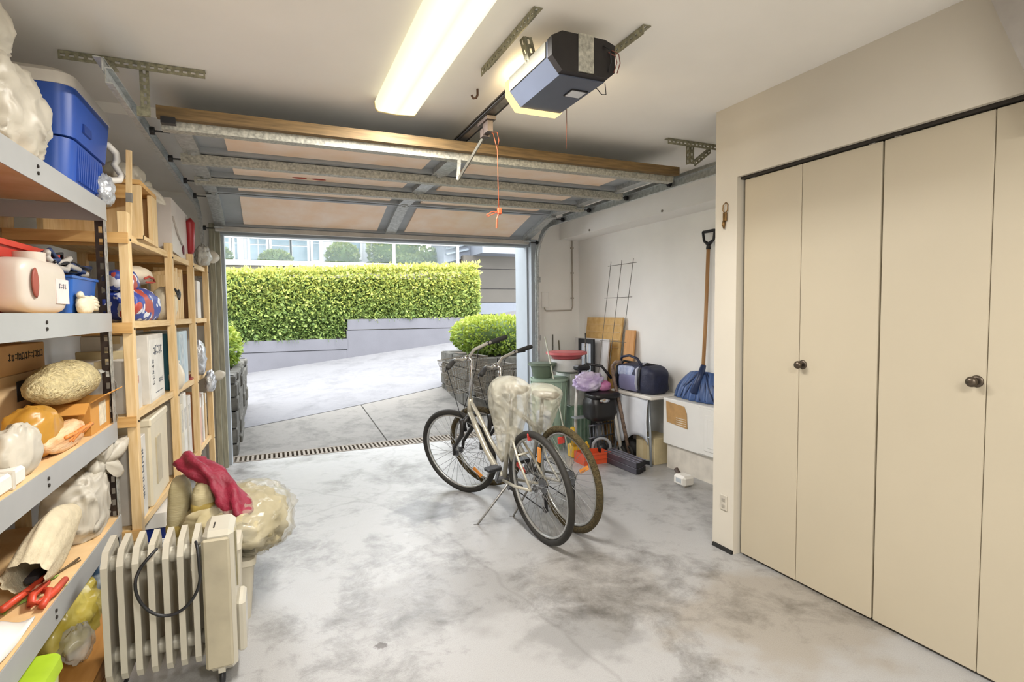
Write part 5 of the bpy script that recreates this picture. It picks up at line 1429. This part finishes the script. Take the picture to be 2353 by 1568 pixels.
# shopping bag trolley / table with duffel
tl = thing('folding_stool', 'light metal folding stand with white sheet under the blue bag', 'stand', (3.2, 4.15, 0))
m_leg = M('pale_steel_tube', 'a6adb4', .35, metal=.6, var=.1)
for (x, y, xx, yy) in ((3.05, 3.93, 3.08, 4.0), (3.05, 4.50, 3.08, 4.43), (3.36, 3.93, 3.33, 4.0), (3.36, 4.50, 3.33, 4.43)):
    MB().tube([(x, y, .0), (xx, yy, .60)], .012, 10).build('leg', m_leg, tl, True)
MB().rbox(3.02, 3.38, 3.90, 4.52, .60, .63, .006).build('stand_top', m_wht, tl)
MB().tube([(3.062, 3.96, .25), (3.062, 4.47, .25)], .009, 8).build('cross_bar', m_leg, tl, True)
MB().grid(lambda u, v: (3.045-.02*math.sin(PI*v)+.012*math.sin(12*u), 3.97+.5*u, .605-.42*v*(1-.15*math.sin(5*u))), 24, 10).build('hanging_sheet', M('white_sheet', 'd7dbe2', .7, var=.05), tl, True, solid=.003)
cbx2 = thing('cream_carton', 'cream carton standing on the floor beneath the metal stand', 'box', (3.22, 4.0, 0))
MB().rbox(3.10, 3.32, 3.95, 4.22, .0, .24, .004).build('box_body', M('cream_board', 'c7b892'), cbx2)
MB().box(3.098, 3.1005, 4.06, 4.11, .0, .241).build('packing_tape', M('packing_tape', 'c9b68e'), cbx2)
db = thing('sports_bag', 'navy and lilac zipped sports bag on the metal stand', 'bag', (3.18, 4.25, .63))
m_navy = M('navy_nylon', '20243c', .6, var=.2, scale=15, bump=.15)
MB().blob((3.19, 4.26, .75), (.13, .30, .14), 61, .05, 40, 24, 4.5, 2).build('bag_body', m_navy, db, True)
MB().blob((3.085, 4.30, .715), (.035, .15, .085), 62, .05, 26, 16, 4.5, 2, True).build('front_pocket', M('lilac_nylon', '7b7a9c', .6, var=.1), db, True)
MB().blob((3.085, 4.34, .82), (.03, .14, .05), 63, .06, 22, 12, 4, 2, False).build('upper_pocket', M('pale_blue_print_nylon', '8c9ac2', .6, hex2='c8d0e2', scale=25), db, True)
for y in (4.12, 4.16, 4.48): MB().tube([(3.30, y, .87), (3.15, y, .90), (3.062, y, .85), (3.052, y, .72), (3.07, y, .66)], .013, 6).build('webbing_strap', (M('white_webbing', 'b5b8c6', .7) if y == 4.16 else m_black), db, True)
MB().tube([(3.10, 4.12, .87), (3.08, 4.18, .95), (3.08, 4.30, .97), (3.08, 4.42, .95), (3.10, 4.48, .87)], .012, 8).build('carry_handle', m_navy, db, True)

# boards leaning in the far corner
m_osb = M('yellow_chipboard', 'c9a05e', .7, hex2='d9b678', scale=16)
def leaning(name, label, cat, y0, y1, xb, xt, z1, t, mat, part):
    th = thing(name, label, cat, ((xb+xt)/2, (y0+y1)/2, 0))
    MB().add([(xb, y0, 0), (xb, y1, 0), (xt, y1, z1), (xt, y0, z1), (xb-t, y0, 0), (xb-t, y1, 0), (xt-t, y1, z1), (xt-t, y0, z1)],
             [(0,1,2,3),(7,6,5,4),(0,4,5,1),(1,5,6,2),(2,6,7,3),(3,7,4,0)]).build(part, mat, th)
    return th
lb = leaning('shelf_board', 'yellow chipboard panel leaning in the far right corner', 'board', 4.80, 5.50, 3.22, 3.37, 1.32, .018, m_osb, 'panel')
for zz in (1.0, 1.08, 1.16, 1.24):
    xx = 3.22+.15*zz/1.32
    MB().box(xx-.026, xx-.017, 4.82, 5.48, zz, zz+.006).build('groove_line', m_pine, lb)
leaning('pine_plank', 'narrow orange pine plank leaning beside the chipboard panel', 'plank', 4.60, 4.76, 3.25, 3.38, 1.19, .02, M('orange_pine', 'c98f4f', .55, hex2='dba466', scale=4, stretch=(8, 8, 1)), 'plank')
leaning('melamine_board', 'white board leaning in front of the chipboard panel', 'board', 4.86, 5.56, 3.13, 3.24, 1.09, .016, M('white_melamine', 'd5d2d0', .5, var=.04), 'panel')
fm = thing('window_frame', 'small black framed window sash leaning against the white board', 'frame', (3.12, 5.15, .6))
MB().box(3.128, 3.15, 5.02, 5.07, .64, 1.09).build('frame_stile', m_black, fm)
MB().box(3.128, 3.15, 5.28, 5.33, .64, 1.09).build('frame_stile', m_black, fm)
MB().box(3.128, 3.15, 5.07, 5.28, 1.04, 1.09).build('frame_rail', m_black, fm)
MB().box(3.128, 3.15, 5.07, 5.28, .64, .69).build('frame_rail', m_black, fm)
MB().box(3.138, 3.142, 5.07, 5.28, .69, 1.04).build('pane', M('pale_glass', 'c5ccd6', .1), fm)
for y in (5.14, 5.21): MB().box(3.130, 3.146, y-.005, y+.005, .69, 1.04).build('glazing_bar', m_wht, fm)
fm_prop = thing('grey_crate', 'grey crate hidden behind the walker supporting the small sash', 'crate', (3.12, 5.17, 0))
MB().rbox(3.03, 3.16, 4.98, 5.36, 0, .64, .006).build('crate_body', M('dark_grey_plastic', '5c5d60', .6), fm_prop)
MB().rbox(3.022, 3.035, 5.05, 5.29, .40, .56, .004).build('crate_panel', M('mid_grey_plastic', '77787c', .6), fm_prop)
# wire trellis
tr_ = thing('wire_trellis', 'tall wire plant trellis leaning in the far right corner', 'trellis', (3.1, 4.75, 0))
m_wire = M('dark_wire', '6d6b63', .5, metal=.4)
def tp(u, h): return Vector((2.98+.36*h/1.9, 4.50+.10*h/1.9+.40*u*(1+.0*h)-.06*(1-h/1.9)*u, h))
for u in (0, .5, 1): MB().tube([tp(u, .0), tp(u, .95), tp(u, 1.92)], .003, 6).build('upright_wire', m_wire, tr_, True)
for h in (.55, 1.08, 1.53, 1.875): MB().tube([tp(-.15, h), tp(1.12, h)], .003, 6).build('cross_wire', m_wire, tr_, True)
# bamboo canes and sticks
for i, (x0, y0, x1, y1, h, c_, lab) in enumerate(((2.83, 5.60, 2.80, 5.70, 1.12, '8e927f', 'thin grey-green cane leaning by the right door track'),
        (2.95, 5.62, 3.02, 5.74, 1.12, '6c6a62', 'dark thin cane standing in the far right corner'), (3.10, 5.62, 3.10, 5.74, 1.05, '7d7766', 'brown cane standing beside the white board'),
        (2.60, 4.62, 2.50, 4.92, 1.14, 'c9cabb', 'pale broom stick leaning over the green bin'), (2.99, 4.90, 3.02, 5.0, 1.16, '4c4a46', 'short dark rod in front of the black sash'))):
    t = thing('garden_cane', lab, 'cane', (x0, y0, 0))
    MB().tube([(x0, y0, 0), ((x0+x1)/2, (y0+y1)/2, h/2), (x1, y1, h)], .007, 6).build('cane_shaft', M('cane_%d' % i, c_, .7), t, True)
    for q in (.3, .6, .88):
        p = Vector((x0, y0, 0)).lerp(Vector((x1, y1, h)), q); MB().cyl(p-Vector((0, 0, .004)), p+Vector((0, 0, .004)), .009, 8).build('node', M('cane_%d' % i, c_), t, True)

# green waste bin, tub and pail
def bin_(label, c, r0, r1, h, mat, name='round_bin', ribs=0, rim=True):
    t = thing(name, label, 'bin', (c[0], c[1], c[2]))
    MB().lathe([(r0, 0), (r1, h), (r1-.008, h), (r0-.006, .01)], 28, o=c).build('bin_body', mat, t, True, edge=True)
    if rim: MB().lathe([(r1-.004, h-.03), (r1+.014, h-.025), (r1+.014, h), (r1-.006, h)], 28, o=c).build('rim', mat, t, True, edge=True)
    for k in range(ribs):
        a = 2*PI*k/ribs
        MB().tube([(c[0]+(r0+.001)*math.cos(a), c[1]+(r0+.001)*math.sin(a), c[2]+.03), (c[0]+(r1+.001)*math.cos(a), c[1]+(r1+.001)*math.sin(a), c[2]+h-.035)], .006, 5).build('rib', mat, t, True)
    return t
m_green = M('sage_green_plastic', '93a896', .5, var=.08)
bin_('tall sage green garden bin behind the bicycles', (2.56, 4.95, 0), .15, .185, .72, m_green, ribs=14)
bin_('dark green round pot stacked on the sage green bin', (2.50, 4.98, .722), .09, .13, .15, M('dark_green_pot', '5c6a58', .6), 'flower_pot')
tub = bin_('red washing-up basin on top of the clutter', (2.78, 4.98, .905), .14, .20, .07, M('red_basin_plastic', 'b9555a', .4, hex2='c96a6c'), 'wash_basin')
MB().lathe([(.10, 0), (.15, .02), (.16, .14), (.15, .14)], 24, o=(2.78, 4.98, .76)).build('inner_pail', M('white_pail', 'cfd0cf', .4), tub, True, edge=True)
pst = thing('plastic_crate', 'stacked translucent green crate carrying the red basin', 'crate', (2.80, 5.02, 0))
MB().rbox(2.76, 3.0, 4.86, 5.2, .0, .42, .006).build('crate_body', M('green_translucent', '6f8a76', .4, var=.2, scale=20), pst)
MB().rbox(2.765, 2.995, 4.87, 5.19, .42, .755, .006).build('upper_crate', M('pale_translucent', 'b9bdb6', .4, var=.15, scale=20), pst)
for k in range(5): MB().box(2.775+.045*k, 2.79+.045*k, 4.852, 4.862, .06, .38).build('crate_slat', m_green, pst)

# rollator walker with black seat bag
wk = thing('rollator_walker', 'folding rollator walker with black seat pouch in the clutter', 'walker', (2.93, 4.55, 0))
m_wk = M('walker_white_tube', 'c6c4bd', .35, metal=.2, var=.1)
m_wkd = M('walker_mottled_tube', '4d3f38', .5, hex2='8d7766', scale=40)
MB().tube([(2.98, 4.28, .04), (2.95, 4.36, .45), (2.93, 4.42, .62)], .017, 8).build('front_leg', m_wk, wk, True)
MB().tube([(3.05, 4.26, .04), (3.01, 4.36, .50), (2.99, 4.42, .72), (2.98, 4.44, .86), (2.99, 4.40, .90), (3.02, 4.35, .905)], .018, 8).build('rear_leg', m_wkd, wk, True)
MB().tube([(2.66, 4.60, .04), (2.68, 4.62, .45), (2.70, 4.62, .74)], .016, 8).build('front_leg', m_wk, wk, True)
MB().tube([(2.70, 4.62, .70), (2.72, 4.60, .84), (2.78, 4.58, .88), (2.90, 4.50, .86), (2.98, 4.45, .74)], .014, 8).build('push_bar', m_black, wk, True)
MB().rbox(2.66, 2.80, 4.54, 4.64, .82, .87, .012).build('hand_grip', m_black, wk)
MB().box(2.62, 2.92, 4.52, 4.60, .36, .375).build('foot_bar', m_leg, wk)
pch_ = MB()
pch_.blob((2.84, 4.44, .47), (.15, .13, .135), 71, .06, 36, 22, 3.4, 2, True)
pch_.build('seat_pouch', M('black_vinyl', '151313', .4, var=.3), wk, True)
MB().blob((2.85, 4.42, .595), (.165, .14, .035), 72, .05, 28, 12, 3, 2, False).build('pouch_flap', M('black_vinyl', '151313'), wk, True)
MB().lathe([(.04, 0), (.042, .004), (.02, .006)], 16, o=(2.80, 4.295, .56), m=Matrix.Rotation(PI/2, 4, 'X'), sx=1.3, sy=.6).build('emblem', m_chrome, wk, True)
for (x, y) in ((2.98, 4.28), (3.05, 4.26), (2.66, 4.60)):
    ring(MB(), (x, y, .06), .045, .015, 20, 8).build('wheel', m_rubber, wk, True)
pg = thing('gift_bag', 'crumpled lilac and white bag with magenta end above the black pouch', 'bag', (2.80, 4.47, .62))
MB().blob((2.74, 4.48, .715), (.15, .11, .095), 73, .22, 48, 30, 2.2, 3.4).build('bag_body', M('lilac_wrap', 'a188bd', .35, hex2='e6e2ea', scale=5, bump=.8, bscale=9, ridge=True), pg, True)
MB().blob((2.88, 4.46, .675), (.08, .08, .055), 74, .15, 24, 14, 2.3, 3).build('magenta_end', M('magenta_wrap', 'a2427f', .4, hex2='c98ab0', scale=10), pg, True)
ck = thing('folding_cart', 'dark folding shopping cart mesh on the floor behind the orange tray', 'cart', (2.88, 4.52, 0))
for k in range(7):
    MB().tube([(2.74+.045*k, 4.44+.01*k, .05), (2.745+.045*k, 4.47+.01*k, .31)], .006, 6).build('mesh_wire', M('cart_grey', '5d6068', .4, metal=.4), ck, True)
for zz in (.06, .18, .30): MB().tube([(2.72, 4.44, zz), (3.03, 4.50, zz)], .008, 6).build('cart_rail', M('cart_grey', '5d6068'), ck, True)
ring(MB(), (2.82, 4.38, .10), .085, .015, 28, 8).xf(Matrix.Translation((2.82, 4.38, .10)) @ Matrix.Rotation(R(70), 4, 'Z') @ Matrix.Translation((-2.82, -4.38, -.10))).build('cart_wheel', M('grey_wheel', '8f9194', .5), ck, True)
MB().blob((2.82, 4.36, .09), (.05, .03, .05), 76, .1, 16, 10, 2, 2, False).build('wheel_hub', m_black, ck, True)
yt = thing('yellow_toy', 'yellow plastic toy tool standing behind the orange tray', 'toy', (2.62, 4.50, 0))
m_yel = M('yellow_plastic_toy', 'd3aa34', .4, var=.1)
MB().rbox(2.55, 2.68, 4.46, 4.56, .0, .13, .012).build('toy_body', m_yel, yt)
MB().tube([(2.58, 4.48, .12), (2.565, 4.47, .22), (2.555, 4.47, .30)], [.03, .026, .02], 10).build('toy_handle', m_yel, yt, True)
MB().tube([(2.66, 4.46, .10), (2.70, 4.45, .14), (2.72, 4.46, .10), (2.69, 4.46, .05)], .018, 8).build('toy_loop', m_yel, yt, True)
ot = thing('tool_tray', 'orange-red plastic tool tray on the floor by the rear wheels', 'tray', (2.68, 4.30, 0))
m_ort = M('orange_red_tray', 'c9502e', .4, var=.08)
for b_ in ((2.52, 2.80, 4.20, 4.38, .0, .015), (2.52, 2.80, 4.20, 4.212, .015, .10), (2.52, 2.80, 4.368, 4.38, .015, .10), (2.52, 2.532, 4.212, 4.368, .015, .10), (2.788, 2.80, 4.212, 4.368, .015, .10)):
    MB().box(*b_).build('tray_wall', m_ort, ot)
MB().box(2.515, 2.805, 4.192, 4.20, .088, .104).box(2.515, 2.805, 4.192, 4.2, .045, .052).build('tray_lip', m_ort, ot)
# bundle of black aluminium bars
for i in range(3):
    for j in range(2):
        t = thing('metal_bar', 'ribbed dark grey metal bar, '+('lower' if j == 0 else 'upper')+' '+('left', 'middle', 'right')[i]+' of the floor bundle', 'bar', (2.85, 4.0, .03+.05*j), group='bundle of metal bars on the floor')
        c0 = Vector((2.80+.048*i, 3.78+.028*i, .026+.052*j)); d = Vector((-.02, .46, 0))
        MB().beam(c0, c0+d, .044, .044).build('bar_core', M('anodised_dark', '4d4a52', .35, metal=.5, var=.15), t)
        for sgn in (-1, 1):
            MB().beam(c0+Vector((sgn*.018, 0, .0235)), c0+d+Vector((sgn*.018, 0, .0235)), .008, .004).build('rib', M('anodised_light', '8b8892', .3, metal=.6), t)
        MB().beam(c0+Vector((0, -.004, 0)), c0+Vector((0, .0, 0)), .038, .038).build('end_cap', m_black, t)
lo_ = thing('flat_strap', 'black flat bar lying behind the metal bar bundle', 'bar', (3.05, 4.12, 0))
MB().beam((2.86, 4.30, .016), (3.10, 3.98, .016), .05, .03).build('bar', m_black, lo_)
MB().beam((2.86, 4.30, .033), (3.10, 3.98, .033), .02, .004).build('bar_ridge', m_leg, lo_)
bs = thing('dark_boots', 'dark rubber boot at the foot of the walker', 'boot', (3.10, 4.28, 0))
MB().blob((3.14, 4.36, .075), (.06, .11, .085), 80, .06, 24, 14, 2.6).build('boot_foot', m_rubber, bs, True)
MB().tube([(3.15, 4.42, .06), (3.15, 4.43, .24)], [.055, .055], 14).build('boot_shaft', m_rubber, bs, True, edge=True)
tn = thing('cat_litter_jug', 'translucent bluish plastic jug beside the farther bicycle cover', 'jug', (2.32, 4.60, 0))
MB().rbox(2.26, 2.38, 4.55, 4.66, .0, .46, .02).build('jug_body', M('bluish_clear', 'c4d0e2', .25, var=.06, transl=.3), tn)
MB().cyl((2.32, 4.605, .46), (2.32, 4.605, .50), .03, 14).build('jug_cap', m_wht, tn, True, edge=True)
# ================================================================ oil radiator in the lower left
ht_ = thing('oil_radiator', 'cream oil-filled radiator heater with looped black cord', 'heater', (-.40, 2.36, 0))
m_rad = M('cream_enamel', 'b8b2a2', .3, var=.03, coat=.3)
def fin(x):
    # one column: flat oval plate with a thick hollow rim, pointed shoulders
    mb = MB()
    y0, y1, z0, z1 = 2.275, 2.445, .10, .553
    prof = [(y0+.015, z0), (y1-.015, z0), (y1, z0+.03), (y1, z1-.01), (y1-.02, z1+.03), (y0+.035, z1+.012), (y0, z1-.035), (y0, z0+.03)]
    def ringp(sc, xx):
        cy = (y0+y1)/2; cz = (z0+z1)/2
        return [(xx, cy+(a-cy)*(1-sc*.09/(y1-y0)*2), cz+(b_-cz)*(1-sc*.09/(z1-z0)*2)) for a, b_ in prof]
    n = len(prof)
    rings = [ringp(.35, x-.006), ringp(.12, x-.010), ringp(0, x-.010), ringp(0, x+.010), ringp(.12, x+.010), ringp(.35, x+.006)]
    vs = [p for r_ in rings for p in r_]
    fs = []
    for k in range(5):
        for j in range(n): fs.append((k*n+j, k*n+(j+1) % n, (k+1)*n+(j+1) % n, (k+1)*n+j))
    fs += [tuple(range(n))[::-1], tuple(5*n+j for j in range(n))]
    return mb.add(vs, fs)
for i in range(7):
    x = -.572+i*.046
    fin(x).build('radiator_fin', m_rad, ht_)
for zz in (.16, .50): MB().cyl((-.58, 2.36, zz), (-.27, 2.36, zz), .028, 14).build('oil_pipe', m_rad, ht_, True, edge=True)
MB().rbox(-.268, -.165, 2.255, 2.455, .06, .598, .018).build('control_housing', m_rad, ht_)
MB().rbox(-.270, -.178, 2.245, 2.26, .08, .575, .008).build('front_cover', M('cream_cover', 'aca38c', .4), ht_)
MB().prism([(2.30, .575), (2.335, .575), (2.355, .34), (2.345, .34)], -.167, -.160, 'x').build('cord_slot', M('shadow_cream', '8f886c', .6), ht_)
MB().rbox(-.167, -.135, 2.29, 2.43, .10, .30, .01).build('side_cover', m_rad, ht_)
MB().box(-.235, -.23, 2.30, 2.36, .5965, .5995).build('switch_slot', m_dark, ht_)
cp = []
for k in range(26):
    a = R(15-k*9.8)
    cp.append((-.372+.098*math.cos(a)*(1+.1*math.sin(a)), 2.222+.018*(math.sin(a) > .5), .448+.115*math.sin(a)))
MB().tube([(-.288, 2.262, .57), (-.280, 2.235, .555), (-.276, 2.225, .52)]+cp+[(-.425, 2.245, .552), (-.415, 2.29, .555)], .0055, 8).build('power_cord', m_black, ht_, True)
for x in (-.56, -.22):
    for y in (2.28, 2.44):
        ring(MB(), (x, y, .03), .02, .0095, 18, 8).build('caster', m_black, ht_, True)
    MB().box(x-.012, x+.012, 2.26, 2.46, .055, .10).build('foot_bar', m_rad, ht_)

# ================================================================ bins, quilt and red cloth behind the radiator
cbn2 = thing('storage_tote', 'cream plastic storage tote under the bagged quilt', 'tote', (-.27, 3.0, 0))
m_tote = M('cream_tote', 'bdb6a4', .45, var=.03)
taper(MB(), -.42, -.14, 2.72, 3.10, .0, -.44, -.12, 2.70, 3.13, .26, .03).build('tote_body', m_tote, cbn2, True, edge=True)
taper(MB(), -.45, -.11, 2.69, 3.14, .26, -.445, -.115, 2.695, 3.135, .285, .03).build('tote_lid', m_tote, cbn2, True, edge=True)
tt2 = thing('storage_tote', 'cream plastic tote standing against the radiator side', 'tote', (-.24, 2.62, 0))
taper(MB(), -.33, -.17, 2.51, 2.66, .0, -.34, -.16, 2.50, 2.67, .42, .02).build('tote_body', m_tote, tt2, True, edge=True)
taper(MB(), -.345, -.155, 2.495, 2.675, .42, -.34, -.16, 2.50, 2.67, .445, .02).build('tote_lid', m_tote, tt2, True, edge=True)
ql = thing('bagged_quilt', 'beige quilt in a clear plastic bag piled on the cream tote', 'quilt', (-.2, 3.1, .29))
m_quilt = M('beige_quilt', '8f8258', .8, hex2='b6aa88', scale=7, bump=.9, bscale=6, ridge=True)
MB().blob((-.20, 3.00, .395), (.22, .30, .115), 91, .2, 56, 34, 2.6, 3).build('quilt_body', m_quilt, ql, True)
MB().blob((-.09, 3.05, .33), (.11, .22, .11), 92, .25, 44, 28, 2.4, 3.2, False).build('quilt_overhang', m_quilt, ql, True)
MB().blob((-.15, 3.0, .395), (.22, .32, .14), 93, .14, 56, 34, 2.4, 3.6, False).build('plastic_wrap', M('quilt_wrap_clear', 'c9c3ae', .18, var=.1, alpha=.28, bump=1., bscale=8, ridge=True), ql, True)
for i, (x, y, h) in enumerate(((-.445, 3.05, .60), (-.33, 2.97, .60))):
    p_ = thing('folded_pillow', ('beige striped pillow standing next to the blue cooler', 'beige striped pillow between its twin and the bagged quilt')[i], 'pillow', (x, y, .0 if i == 0 else .29), group='beige striped pillows')
    def band_mat():
        return M('striped_beige', '9f9369', .8, hex2='b9ae8b', scale=6, stretch=(.4, .4, 3), bump=.2)
    z0 = .02 if i == 0 else .31
    MB().blob((x, y, z0+(h-z0)*.48), (.055, .11, (h-z0)*.54), 95+i, .07, 30, 24, 3, 2, True).build('pillow_body', band_mat(), p_, True)
    MB().blob((x, y-.005, z0+(h-z0)*.62), (.0565, .1125, .035), 95+i, .04, 30, 10, 4, 2, False).build('stripe_band', M('ochre_band', '94803f', .8), p_, True)
rc = thing('red_cloth', 'twisted crimson cloth draped over the pillows and quilt', 'cloth', (-.3, 2.95, .5))
path = [(-.440, 3.10, .655), (-.41, 3.06, .685), (-.37, 3.0, .670), (-.31, 2.96, .635), (-.255, 2.92, .585), (-.21, 2.87, .535), (-.175, 2.80, .49), (-.155, 2.76, .465)]
rad = [.032, .048, .052, .050, .056, .052, .046, .034]
rcm = MB()
N = 70; vs = []; fs = []; n = 22
def cat(P, t):
    k = min(len(P)-2, int(t)); u = t-k
    p0 = Vector(P[max(k-1, 0)]); p1 = Vector(P[k]); p2 = Vector(P[k+1]); p3 = Vector(P[min(k+2, len(P)-1)])
    return .5*((2*p1)+(p2-p0)*u+(2*p0-5*p1+4*p2-p3)*u*u+(3*p1-p0-3*p2+p3)*u**3)
for i in range(N+1):
    t = i/N*(len(path)-1-1e-6); p = cat(path, t); q = cat(path, min(t+.05, len(path)-1.001)); d = (q-p)
    if d.length < 1e-6: d = p-cat(path, t-.05)
    d.normalize(); x = d.cross(Vector((0, 0, 1))).normalized(); y = x.cross(d)
    k = int(t); rr = rad[k]+(rad[min(k+1, len(rad)-1)]-rad[k])*(t-k)
    if i in (0, N): rr *= .4
    for j in range(n):
        a = 2*PI*j/n
        f_ = 1+.28*math.sin(4*a+t*1.6)+.25*noise.noise(Vector((math.cos(a)*1.5, math.sin(a)*1.5, t*1.7)))
        vs.append(p+(x*math.cos(a)*1.1+y*math.sin(a)*.8)*rr*f_)
for i in range(N):
    for j in range(n): fs.append((i*n+j, i*n+(j+1) % n, (i+1)*n+(j+1) % n, (i+1)*n+j))
fs += [tuple(range(n))[::-1], tuple(N*n+j for j in range(n))]
rcm.add(vs, fs).build('cloth_folds', M('crimson_fabric', '6c0b20', .6, hex2='8a1633', scale=14, sheen=.0, bump=.3, bscale=40), rc, True)
